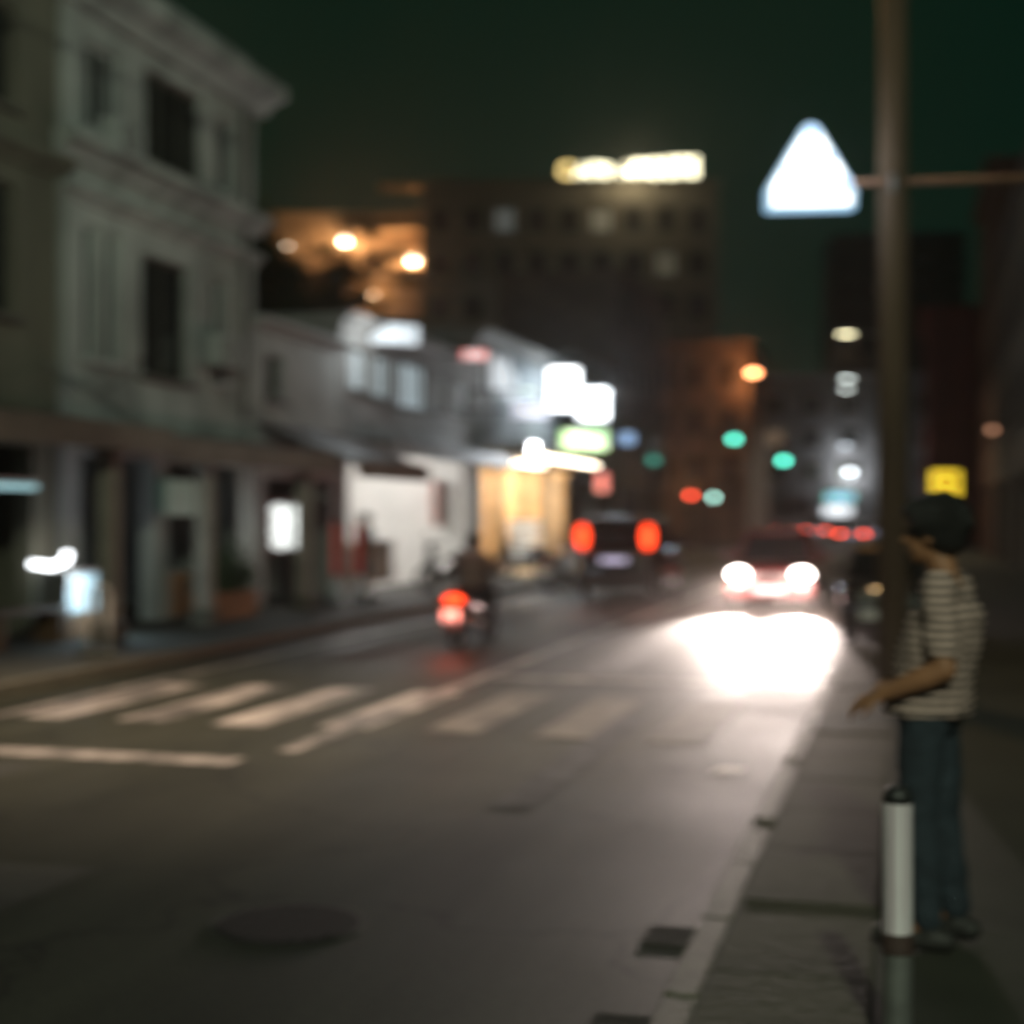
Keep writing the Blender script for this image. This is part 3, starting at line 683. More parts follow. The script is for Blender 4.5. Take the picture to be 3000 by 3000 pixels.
# ------------------------------------------------------------------ tree behind the low roofs
def tree(label, loc, h, rad, n):
    t = thing('street_tree', label, 'tree', loc)
    m = MB().tube([(0,0,0),(.05,.03,h*.35),(-.05,.06,h*.62)], [.16,.12,.07], 10)
    for k in range(7):
        a = k*2.4; m.tube([(0,.03,h*(.4+.03*k)),(math.cos(a)*rad*.5,math.sin(a)*rad*.5,h*(.6+.04*k)),(math.cos(a)*rad*.8,math.sin(a)*rad*.8,h*(.72+.04*k))], [.05,.035,.015], 6)
    m.build('trunk', BARK, t, smooth=True)
    c = MB(); clumps = [(random.gauss(0,rad*.5), random.gauss(0,rad*.5), h*.8+random.gauss(0,h*.13)) for _ in range(26)]
    for _ in range(n):
        q = random.choice(clumps); p = Vector(q) + Vector((random.gauss(0,.3),random.gauss(0,.3),random.gauss(0,.25)))
        a = Vector((random.gauss(0,1),random.gauss(0,1),random.gauss(0,.6))).normalized(); b = a.orthogonal().normalized(); s = random.uniform(.08,.17)
        c.add([p-a*s, p+b*s*.4, p+a*s, p-b*s*.4], [(0,1,2,3)])
    c.build('crown', LEAF, t)
    return t
tree('small leafy tree rising behind the roof of the pale shop house', (-18.9, 41.6, 0), 10.4, 1.5, 3500)
tree('bushy tree behind the low grey shop house below the terraces', (-21.5, 52, 0), 11.5, 2.2, 4500)

tree('dark leafy tree in front of the orange lit terraces', (-28, 75.3, 0), 17.2, 2.6, 6000)  # added so its dark outline breaks up the lit patch behind
# ------------------------------------------------------------------ street lamps, signals, poles
def street_lamp(label, x, y, h, arm, mat_e, power, col, group='street lamps', cone=150, rz=0, kind='SPOT'):
    t = thing('street_lamp', label, 'street lamp', (x, y, .13), rz, group)
    MB().tube([(0,0,0),(0,0,.4),(0,0,h-.6)], [.1,.085,.06], 12).build('pole', METAL, t, smooth=True)
    MB().tube([(0,0,h-.62),(arm*.25,0,h-.15),(arm,0,h)], [.055,.05,.04], 10).build('arm', METAL, t, smooth=True)
    s = 1 if arm > 0 else -1
    MB().prism([(arm-.05*s,h-.05),(arm+.65*s,h-.02),(arm+.6*s,h+.08),(arm,h+.12)], -.14, .14).build('lamp_head', METAL, t)
    bx(min(arm+.06*s,arm+.55*s),max(arm+.06*s,arm+.55*s),-.11,.11,h-.085,h-.055).build('lens', mat_e, t)
    lamp(kind, (arm+.3*s,0,h-.2), power, col, t, .15, (0,0,-1), cone, 1.0)
    return t
street_lamp('warm street lamp on the left kerb reaching over the crossing', -8.75, 11.6, 8.4, 2.2, E_STREET, 4300, (1,.76,.57), cone=76)
street_lamp('cool street lamp beside the camera on the near pavement', 4.6, -8.0, 9.2, -1.6, E_STREETCOOL, 4200, (.86,1,.74), kind='POINT')  # added out of view to light the house fronts and the foreground
street_lamp('yellowish street lamp on the right before the junction', -.35, 61.5, 9.0, -1.75, E_STREETYEL, 1800, (1,.82,.5))
street_lamp('white street lamp on the right at the junction', -.35, 76.8+8, 9.3, -2.6, E_STREETCOOL, 1500, (.95,1,.95))
street_lamp('white street lamp on the right beyond the junction', -.35, 96, 9.6, -3.1, E_STREETCOOL, 1500, (.95,1,.95))

def signal(label, x, y, h, lit, e, arm=0):
    t = thing('traffic_light', label, 'traffic light', (x, y, .0), R(8), 'traffic lights')
    px = -arm
    MB().tube([(px,0.15,0),(px,.15,h+.5)], .07, 10).build('pole', DARKMETAL, t)
    if arm: MB().tube([(px,.15,h+.3),(0,.15,h+.3)], .05, 8).build('arm', DARKMETAL, t)
    z0 = h - .18 - .36*(2-lit if False else lit)
    bx(-.2,.2,-.12,.1,z0,z0+1.14).build('housing', PLASTIC, t, bevel=.02)
    for k in range(3):
        zc = z0 + .2 + .37*k
        r = .15 if k != lit else .17
        MB().loft([[(r*math.cos(2*math.pi*i/18),yy,zc+r*math.sin(2*math.pi*i/18)) for i in range(18)] for yy in (-.15,-.121)]).build('lens', e if k == lit else mat('unlit_lens%d' % k, [(.01,.06,.04),(.1,.06,.01),(.1,.01,.01)][k], .3), t)
        MB().loft([[( .19*math.cos(a),yy,zc+.19*math.sin(a)) for a in [math.pi*i/10 for i in range(11)]] + [( .175*math.cos(a),yy,zc+.175*math.sin(a)) for a in [math.pi*(10-i)/10 for i in range(11)]] for yy in (-.3,-.121)]).build('visor', PLASTIC, t)
    return t
signal('bright green traffic light highest above the left of the junction', -7.9, 70.3, 5.3, 0, E_GREEN, 1.1)
signal('bright green traffic light on an arm over the road centre', -5.65, 70.9, 4.3, 0, E_GREEN, 0)
signal('dim green traffic light beside the dark shop houses', -9.9, 59.4, 3.95, 0, E_GREENDIM)
signal('pale green traffic light low beyond the junction', -10.7, 84.5, 2.75, 0, E_GREENPALE)
signal('red traffic light beside the pale green one beyond the junction', -11.9, 84.2, 2.85, 2, E_REDSIG)

# tall pole with cross arm and the lit crossing sign
tp = thing('utility_pole', 'tall brown concrete pole with a cross arm beside the person', 'pole', (-.13, 13.93, .13))
MB().tube([(0,0,0),(0,0,4),(0,0,9.5)], [.15,.135,.11], 18).build('shaft', BROWNPOLE, tp, smooth=True)
MB().tube([(-.36,-.16,4.62),(2.4,.5,4.68)], .035, 10).build('cross_arm', mat('rusty_arm',(.26,.14,.09),.7,.3,6,0,.3), tp, smooth=True)
MB().tube([(0,0,8.6),(-.5,.9,9.1),(-.7,1.3,9.1)], .04, 8).build('lamp_arm', METAL, tp, smooth=True)
bx(-.95,-.6,1.2,1.75,9.02,9.14).build('lamp_head', METAL, tp); bx(-.9,-.65,1.25,1.7,8.99,9.018).build('lamp_lens', E_STREETYEL, tp)
lamp('SPOT', (-.77,1.5,8.9), 420, (1,.62,.28), tp, .15, (0,0,-1), 110, .8)
MB().box(-.62,-.3,.02,.3,8.2,8.45).build('flood_head', METAL, tp); bx(-.64,-.622,.05,.27,8.22,8.43).build('flood_lens', E_STREETCOOL, tp)  # unseen flood added to the pole to brighten the pale shop house
lamp('SPOT', (-.75,.3,8.3), 600, (.80,1,.86), tp, .12, (-10.5,6.8,-1.9), 64, .7)
MB().torus((0,0,4.6),.145,.02,'x').build('clamp', METAL, tp)
sg = thing('crossing_sign', 'glaring white house shaped lit crossing sign hanging beside the tall pole', 'sign', (-.86, 13.8, 4.5), R(14.9))
pent = [(-.41,0),(.40,0.02),(.41,.22),(.06,.80),(0,.83),(-.06,.80),(-.41,.21)]
MB().prism(pent, -.07, .07).build('case', E_PALEBLUE, sg, bevel=.03)
MB().prism([(x*.86, z*.86+.05) for x, z in pent], -.085, -.072).build('lit_face', glow('crossing_sign_face',(.97,.99,1),2.6), sg)
for (x, z, r) in [(-.2,.36,.045),(.29,.25,.06),(.0,.72,.055),(.16,.5,.04),(-.27,.2,.035)]:
    MB().ball((x,-.09,z), r, .008, r*1.6).build('blue_mark', glow('blue_mark_light',(.35,.62,1),1.3), sg)
for x in (-.2, .28): MB().tube([(x,0,.02),(x,0,.02-.0),(x,.02,.62 if x<0 else .45)], .012, 6).build('hanger', METAL, sg)
lamp('POINT', (0,-.35,.4), 14, (.85,.94,1), sg, .2)

# near banded post
pp = thing('banded_post', 'short metal post with a white band standing nearest the camera', 'post', (-.03, 4.65, .13))
def cyl(z0, z1, r, m, nm, n=20): return MB().loft([[(r*math.cos(2*math.pi*i/n), r*math.sin(2*math.pi*i/n), z) for i in range(n)] for z in (z0,z1)]).build(nm, m, pp, smooth=False)
cyl(0,.30,.043, METAL, 'lower_tube'); cyl(.30,.36,.049, mat('dark_band',(.06,.035,.03),.6,.3,10), 'collar'); cyl(.36,.752,.044, mat('white_reflective_band',(1.0,.72,.84),.35,.55,9,stretch=(9,9,.2)), 'white_band')
MB().loft([[(.044*math.cos(2*math.pi*i/20)*k, .044*math.sin(2*math.pi*i/20)*k, z) for i in range(20)] for k, z in ((1,.752),(1,.775),(.8,.795),(.3,.803))]).build('cap', PLASTIC, pp, smooth=True)
bx(-.08,.08,-.08,.08,0,.012).build('base_plate', METAL, pp)
# single white post on the left kerb, drawn double and joined as a hoop
hp = thing('hoop_barrier', 'slim white hoop barrier at the edge of the left pavement', 'barrier', (-8.98, 15.3, .13), R(20))
PW = mat('hoop_white',(.66,.58,.54),.5,.3,6)
for x in (-.1,.1): MB().tube([(x,0,0),(x,0,.72)], .035, 12).build('upright', PW, hp, smooth=True)
MB().tube([(-.1,0,.72),(-.07,0,.79),(0,0,.82),(.07,0,.79),(.1,0,.72)], .035, 12).build('top_bend', PW, hp, smooth=True)
bx(-.22,.22,-.1,.1,0,.05).build('foot_plate', KERB, hp)

# ------------------------------------------------------------------ small things along the left pavement
ls = thing('lantern_stack', 'two by four stack of glowing white lanterns on a dark pole', 'lamp', (-10.55, 24.35, .13), R(20))  # one lit sign doubled by camera shake, shaped as two columns of lumps
MB().tube([(0,.0,0),(0,0,1.95)], .05, 8).build('pole', DARKMETAL, ls)
for r_ in range(4):
    for s_ in (-1, 1):
        MB().ball((s_*.16+random.uniform(-.01,.01),-.02,1.12+.2*r_), .155,.15,.115).build('lantern', glow('lantern_white',(.96,1,.97),1.15), ls, smooth=True)
bx(-.34,.34,.05,.1,.95,1.9).build('backboard', mat('maroon_board',(.12,.03,.02),.7), ls)
lamp('POINT', (0,-.5,1.5), 10, (.95,1,.95), ls, .2)
for i, (x, y) in enumerate([(-10.35, 26.15), (-10.2, 26.9)]):  # one red upright drawn twice, as camera shake doubles it
    b_ = thing('flag_banner', ['narrow red upright banner next to the lantern stack','narrow red upright banner between the lantern stack and the pedestrian'][i], 'banner', (x, y, .13), R(18), 'red upright banners')
    MB().tube([(-.1,0,0),(-.1,0,1.72)], .012, 6).build('pole', METAL, b_)
    MB().prism([(-.085,.5),(.03,.5),(.04,1.1),(.025,1.45),(-.085,1.5)], -.008, .008).build('cloth', glow('red_banner_backlit',(.7,.04,.02),.16,(.4,.03,.02)), b_)  # cloth given a faint glow of its own in place of falling light
    MB().loft([[(.14*k*math.cos(2*math.pi*q/14),.14*k*math.sin(2*math.pi*q/14),z) for q in range(14)] for k,z in ((1,0),(1,.22),(.5,.42),(.2,.48))]).build('white_base', mat('banner_base',(.6,.68,.72),.4), b_, smooth=True)
wl2 = thing('hanging_lamp', 'bright white lamp hanging under the canopy at the left edge', 'lamp', (-10.9, 17.4, 1.0), 0)
MB().tube([(-.12,-.3,0.12),(.05,-.1,.08),(.1,.15,.14),(.02,.32,.24)], .045, 8).build('tube', E_TUBE, wl2, smooth=True)  # tube bent along the squiggle that camera shake draws from one lamp
MB().tube([(0,0,.12),(0,0,1.7)], .008, 6).build('cord', PLASTIC, wl2)
lamp('POINT', (.3,0,.0), 18, (.9,.97,1), wl2, .15)
tl = thing('tube_lamp', 'teal white tube lamp under the canopy in the top of the left arcade', 'lamp', (-11.0, 16.7, 2.12), 0)
MB().tube([(0,-.75,0),(0,.45,0)], .04, 8).build('tube', E_TEAL, tl); bx(-.04,.04,-.8,.5,.05,.1).build('batten', METAL, tl)
dc = thing('display_case', 'small cyan lit display case standing under the left canopy', 'display case', (-10.75, 17.6, .13), HALF)
bx(-.42,.42,-.22,.22,0,.3).build('plinth', WOOD, dc); MB().box(-.42,-.38,-.22,.22,.3,.9).box(.38,.42,-.22,.22,.3,.9).box(-.38,.38,-.22,.22,.86,.9).build('case_frame', METAL, dc)
for k in range(3): bx(-.37+.26*k,-.15+.26*k,-.15,-.13,.34,.84).build('lit_panel', E_CYAN, dc)
lamp('POINT', (0,-.6,.5), 22, (.6,.85,1), dc, .15)
ob = thing('orange_bench', 'low orange brown wooden bench against the left arcade', 'bench', (-10.6, 16.2, .13), HALF)
for k in range(4): bx(-.8,.8,-.22+.11*k,-.13+.11*k,.42,.46).build('seat_slat', WOOD, ob)
for x in (-.7,.62): bx(x,x+.08,-.2,.2,0,.42).build('leg', WOOD, ob)
op = thing('orange_planter', 'orange clay planter box with dark shrub under the canopy', 'planter', (-10.45, 21.6, .13), HALF)
MB().prism([(-.7,0),(.7,0),(.78,.42),(-.78,.42)], -.22, .22).build('box', mat('clay',(.32,.15,.07),.8,.3,3), op)
c = MB()
for _ in range(1500):
    p = Vector((random.uniform(-.7,.7), random.gauss(0,.16), .45+abs(random.gauss(0,.3)))); a = Vector((random.gauss(0,1),random.gauss(0,1),random.gauss(0,1))).normalized(); b = a.orthogonal().normalized(); s = .06
    c.add([p-a*s, p+b*s*.4, p+a*s, p-b*s*.4], [(0,1,2,3)])
c.build('foliage', LEAF, op)

# ------------------------------------------------------------------ vehicles (front faces -y in local space)
def wheel(parent, x, y, r, w=.2):
    t = MB().torus((0,0,0), r-.07, .085, 'x', 24, 8).build('wheel', RUBBER, parent, smooth=True, loc=(x,y,r))
    MB().loft([[(xx, (r-.12)*math.cos(2*math.pi*i/16), (r-.12)*math.sin(2*math.pi*i/16)) for i in range(16)] for xx in (-.06,.06)]).build('rim', RIM, t)
    return t
def car(name, label, loc, rz, paint, L=4.2, W=1.7, H=1.45, belt=.9, hood=.85, tall=False, lights='none', roofpaint=None, group=None, tail_e=None, sep=None):
    t = thing(name, label, 'car', loc, rz, group)
    hw = W/2; r = .33
    def ring(y, zt, k, zb=.26):
        hh = hw*k
        half = [(hh*.86,zb),(hh*.98,zb+.12),(hh,zb+.3),(hh*.985,zt-.14),(hh*.93,zt-.03),(hh*.7,zt)]
        return [(x,y,z) for x,z in half] + [(-x,y,z) for x,z in reversed(half)]
    prof = [(-L/2,.62,.80),(-L/2+.06,.72,.90),(-L/2+.3,.80,.97),(-L/2+1.0,hood,1.0),(-L/2+1.25,belt,1.0),(L/2-1.0,belt,1.0),(L/2-.35,belt,.98),(L/2-.08,belt-.02,.93),(L/2,belt-.14 if not tall else belt-.05,.86)]
    MB().loft([ring(*p) for p in prof]).build('body', paint, t, smooth=True, bevel=.01)
    # greenhouse
    yb0, yb1 = (-L/2+1.0, L/2-(.55 if not tall else .12)); yt0, yt1 = (-L/2+1.75, L/2-(1.15 if not tall else .42))
    def rr(y0, y1, hx, z, c=.15):
        return [(hx,y0+c,z),(hx,y1-c,z),(hx-c*.7,y1,z),(-hx+c*.7,y1,z),(-hx,y1-c,z),(-hx,y0+c,z),(-hx+c*.7,y0,z),(hx-c*.7,y0,z)]
    MB().loft([rr(yb0,yb1,hw*.93,belt-.03), rr((yb0+yt0)/2,(yb1+yt1)/2,hw*.85,(belt+H)/2), rr(yt0,yt1,hw*.75,H-.06)]).build('windows', CARGLASS, t)
    MB().loft([rr(yt0-.04,yt1+.04,hw*.76,H-.07), rr(yt0+.02,yt1-.0,hw*.74,H-.02), rr(yt0+.2,yt1-.2,hw*.6,H)]).build('roof', roofpaint or paint, t, smooth=True)
    for sx in (-1,1):
        for pa, pb, pr in (((sx*hw*.9,yb0+.05,belt-.02),(sx*hw*.73,yt0+.04,H-.05),.035), ((sx*hw*.9,yb1-.05,belt-.02),(sx*hw*.73,yt1-.04,H-.05),.05), ((sx*hw*.925,.2,belt-.02),(sx*hw*.755,.2,H-.05),.035)):
            MB().tube([pa,pb], pr, 6).build('pillar', paint, t)
        MB().ball((sx*(hw+.09),yb0+.35,belt+.07),.1,.06,.075).build('mirror', paint, t, smooth=True)
        for y in (-L/2+.8, L/2-.8): wheel(t, sx*(hw-.1), y, r)
        bx(sx*hw*1.003-.006,sx*hw*1.003+.006,-.35,-.2,belt-.14,belt-.11).build('door_handle', METAL, t)
        # lamps
        hx = sx*(sep/2 if sep else hw*.70)
        MB().ball((hx,-L/2+.05,.68),.17,.08,.125).build('headlight', E_HEAD if lights == 'front' else CARGLASS, t, smooth=True)
        te = (tail_e or E_TAIL) if lights == 'rear' else E_TAILOFF
        if tall:
            MB().ball((sx*hw*.84,L/2-.13,(belt+H)/2-.1),.115,.12,.27).build('taillight', te, t, smooth=True)
        else:
            MB().ball((sx*hw*.72,L/2-.03,.76),.17,.06,.085).build('taillight', te, t, smooth=True)
    MB().prism([(-hw*.95,.24),(hw*.95,.24),(hw*.97,.5),(-hw*.97,.5)], -L/2-.07, -L/2+.2).build('front_bumper', PLASTIC if tall else paint, t, bevel=.03)
    MB().prism([(-hw*.95,.26),(hw*.95,.26),(hw*.97,.52),(-hw*.97,.52)], L/2-.2, L/2+.08).build('rear_bumper', PLASTIC if tall else paint, t, bevel=.03)
    gr = bx(-.4,.4,-L/2-.012,-L/2+.02,.53,.7).build('grille', PLASTIC, t)
    for k in range(3): bx(-.39,.39,-L/2-.024,-L/2-.0125,.555+.05*k,.575+.05*k).build('grille_bar', METAL, gr)
    bx(-.26,.26,-L/2-.09,-L/2-.072,.34,.46).build('front_plate', PLATE, t)
    bx(-.26,.26,L/2+.015,L/2+.03,.62 if not tall else .78,.74 if not tall else .91).build('rear_plate', PLATE if lights != 'rear' else glow('lit_plate',(.62,.66,1),.7), t)
    return t
oc = car('oncoming_car', 'oncoming car with both headlights glaring on the wet looking road', (-2.42, 29.2, 0), 0, DARKREDPAINT, 3.9, 1.6, 1.46, .92, .86, lights='front', sep=1.14)
for sx in (-.57, .57):
    lamp('POINT', (sx,-2.25,.7), 130, (1,.66,.6), oc, .1, name='headlight_scatter')
    lamp('SPOT', (sx,-2.06,.68), 9000, (1,.84,.76), oc, .07, (-.01,-1,-.19), 29, 1.0, name='headlight_beam')
car('parked_suv', 'dark tall hatchback with two tall red tail lights ahead in the left lane', (-5.75, 31.7, 0), 0, BLACKPAINT, 4.2, 1.62, 1.74, 1.1, .98, tall=True, lights='rear').rotation_euler.z = R(180)
bpy.data.objects['parked_suv'].name = 'tall_hatchback'
hb = bpy.data.objects['tall_hatchback']
for sx in (-.7,.7): lamp('POINT', (sx,2.5,1.25), 5, (1,.12,.04), hb, .1, name='tail_glow')
car('parked_car', 'parked car with a tan orange roof behind the standing person', (-.30, 20.6, .13), 0, BLACKPAINT, 3.5, 1.1, 1.22, .84, .78, lights='none', roofpaint=LITROOF)
far = [(-7.4,96,'dark far car with red tail lights waiting left of the oncoming car glare'),(-5.8,101,'dark far car with red tail lights right behind the first far one'),(-2.9,84,'far car with red tail lights left of the tall pole'),(-2.0,95,'farthest car with red tail lights close to the tall pole')]
proto = None
for x, y, lab in far:
    if proto is None:
        proto = car('far_car', lab, (x,y,0), R(180), SILVERPAINT, 4.1, 1.7, 1.45, lights='rear', group='far cars with tail lights', tail_e=E_TAILFAR); o = proto
    else: o = copy_tree(proto)
    o.location = (x, y, 0); o['label'] = lab

def scooter(name, label, loc, rz, lit=True, paint=BLACKPAINT, group=None):
    """front faces +y local"""
    t = thing(name, label, 'motorbike', loc, rz, group)
    for y in (-.62,.62):
        w = MB().torus((0,0,0), .24, .055, 'x', 24, 8).build('wheel', RUBBER, t, smooth=True, loc=(0,y,.295))
        m = MB()
        for k in range(6): m.tube([(0,0,0),(0,.2*math.cos(k*math.pi/3),.2*math.sin(k*math.pi/3))], .012, 5)
        m.torus((0,0,0),.19,.015,'x',20,5).build('rim', RIM, w)
    MB().loft([[(sx*w_,y,z) for sx,z in ((1,zb),(1.1,(zb+zt)/2),(.7,zt),(-.7,zt),(-1.1,(zb+zt)/2),(-1,zb))] for y,w_,zb,zt in ((-.72,.07,.55,.74),(-.5,.12,.42,.74),(-.1,.13,.34,.70),(.15,.12,.26,.46),(.38,.12,.26,.40),(.46,.15,.3,.8),(.56,.12,.45,.92))]).build('body', paint, t, smooth=True)
    MB().loft([[(sx*w_,y,z) for sx,z in ((1,zb),(1,zt-.02),(.8,zt),(-.8,zt),(-1,zt-.02),(-1,zb))] for y,w_,zb,zt in ((-.72,.1,.74,.8),(-.4,.14,.73,.83),(.05,.12,.7,.79))]).build('seat', DARKCLOTH, t, smooth=True)
    MB().tube([(0,.62,.3),(0,.5,.75),(0,.44,1.0)], .03, 8).build('fork', METAL, t)
    MB().tube([(-.34,.32,1.02),(-.15,.44,1.03),(.15,.44,1.03),(.34,.32,1.02)], .018, 8).build('handlebar', DARKMETAL, t)
    MB().ball((0,.52,.98),.12,.1,.1).build('headlamp_cowl', paint, t, smooth=True)
    for sx in (-1,1):
        MB().tube([(sx*.24,.38,1.03),(sx*.3,.36,1.2)], .008, 6).ball((sx*.32,.36,1.23),.06,.02,.045).build('mirror', PLASTIC, t)
        MB().ball((sx*.13,-.72,.62),.04,.03,.03).build('indicator', mat('indicator_orange',(.5,.18,.02),.4), t, smooth=True)
    MB().ball((0,-.76,.66),.12,.05,.062).build('taillight', E_TAIL if lit else E_TAILOFF, t, smooth=True)
    MB().prism([(-.76,.5),(-.9,.28),(-.88,.27),(-.72,.5)], -.08, .08, 'x').build('mudguard', PLASTIC, t)
    bx(-.1,.1,-.875,-.865,.36,.52).build('number_plate', PLATE if not lit else glow('lit_bike_plate',(1,.75,.72),.9), t)
    MB().tube([(.14,.0,.3),(.15,-.5,.34),(.15,-.8,.4)], [.03,.05,.055], 10).build('exhaust', METAL, t, smooth=True)
    MB().tube([(-.1,.1,.25),(-.25,.18,.02)], .012, 6).build('side_stand', DARKMETAL, t)
    if lit:
        lamp('POINT', (0,-1.0,.6), 16, (1,.12,.05), t, .06, name='tail_glow')
    return t
scooter('scooter', 'small motorbike with a glowing red tail light ridden away up the road', (-5.68, 19.3, 0), R(-3), True)
scooter('scooter', 'dark scooter with pale fittings standing right of the tall hatchback', (-4.62, 30.2, 0), R(6), False, SILVERPAINT)
scooter('scooter', 'pale scooter parked left of the tall hatchback by the golden entrance', (-7.75, 33.6, 0), R(-8), False, mat('white_scooter',(.7,.72,.78),.35,.1,4))
scooter('scooter', 'dark scooter parked in front of the bright shop', (-9.2, 29.6, .13), R(70), False, group='scooters parked by the bright shop')
scooter('scooter', 'dark scooter parked in front of the golden entrance', (-9.3, 36.2, .13), R(64), False, BLACKPAINT, group='scooters parked by the bright shop')

# ------------------------------------------------------------------ people
def stripes():
    m = bpy.data.materials.new('striped_shirt'); m.use_nodes = True
    n = m.node_tree; b = n.nodes['Principled BSDF']; b.inputs['Roughness'].default_value = .85
    tc = n.nodes.new('ShaderNodeTexCoord'); wv = n.nodes.new('ShaderNodeTexWave')
    wv.wave_type = 'BANDS'; wv.bands_direction = 'Z'; wv.inputs['Scale'].default_value = 10; wv.inputs['Distortion'].default_value = 1.2; wv.inputs['Detail'].default_value = 1.0; wv.inputs['Detail Scale'].default_value = .6
    n.links.new(tc.outputs['Object'], wv.inputs['Vector'])
    cr = n.nodes.new('ShaderNodeValToRGB')
    cr.color_ramp.elements[0].position = .36; cr.color_ramp.elements[0].color = (.035,.03,.028,1)
    cr.color_ramp.elements[1].position = .56; cr.color_ramp.elements[1].color = (.60,.42,.37,1)
    n.links.new(wv.outputs['Fac'], cr.inputs['Fac']); n.links.new(cr.outputs['Color'], b.inputs['Base Color'])
    return m
FOLD = bpy.data.textures.new('cloth_folds', 'CLOUDS'); FOLD.noise_scale = .11; FOLD.noise_depth = 2
def folds(o, k):
    d = o.modifiers.new('folds', 'DISPLACE'); d.texture = FOLD; d.strength = k; d.mid_level = .5; d.texture_coords = 'LOCAL'
def remesh(o, vox, it=4):
    r = o.modifiers.new('remesh', 'REMESH'); r.mode = 'VOXEL'; r.voxel_size = vox; r.use_smooth_shade = True
    s = o.modifiers.new('smooth', 'SMOOTH'); s.factor = .5; s.iterations = it
def hand(m, wrist, fdir, up, side, s=1, curl=.5):
    """palm, four fingers, thumb; fdir along the forearm, up = back of the hand, side = thumb side"""
    w = Vector(wrist); f = Vector(fdir).normalized(); u = Vector(up); u = (u - f*u.dot(f)).normalized(); sd = f.cross(u).normalized()*side
    for k in range(3): m.cap(w + f*.01 + sd*(.022-.022*k)*s, w + f*.085*s + sd*(.028-.027*k)*s, .014*s, .013*s, 8)
    for k in range(4):
        b0 = w + f*.088*s + sd*(.032-.021*k)*s; l = [.036,.042,.039,.030][k]*s
        d1 = (f*math.cos(curl*.5) - u*math.sin(curl*.5)); d2 = (f*math.cos(curl*1.6) - u*math.sin(curl*1.6))
        m.cap(b0, b0 + d1*l, .0088*s, .0082*s, 8); m.cap(b0 + d1*l, b0 + d1*l + d2*l*.85, .0082*s, .007*s, 8)
    t0 = w + f*.03*s + sd*.03*s; t1 = t0 + (f*.5 + sd*.75 - u*.25).normalized()*.035*s; m.cap(t0, t1, .012*s, .0098*s, 8); m.cap(t1, t1 + (f*.85 + sd*.3 - u*.25).normalized()*.032*s, .0095*s, .008*s, 8)
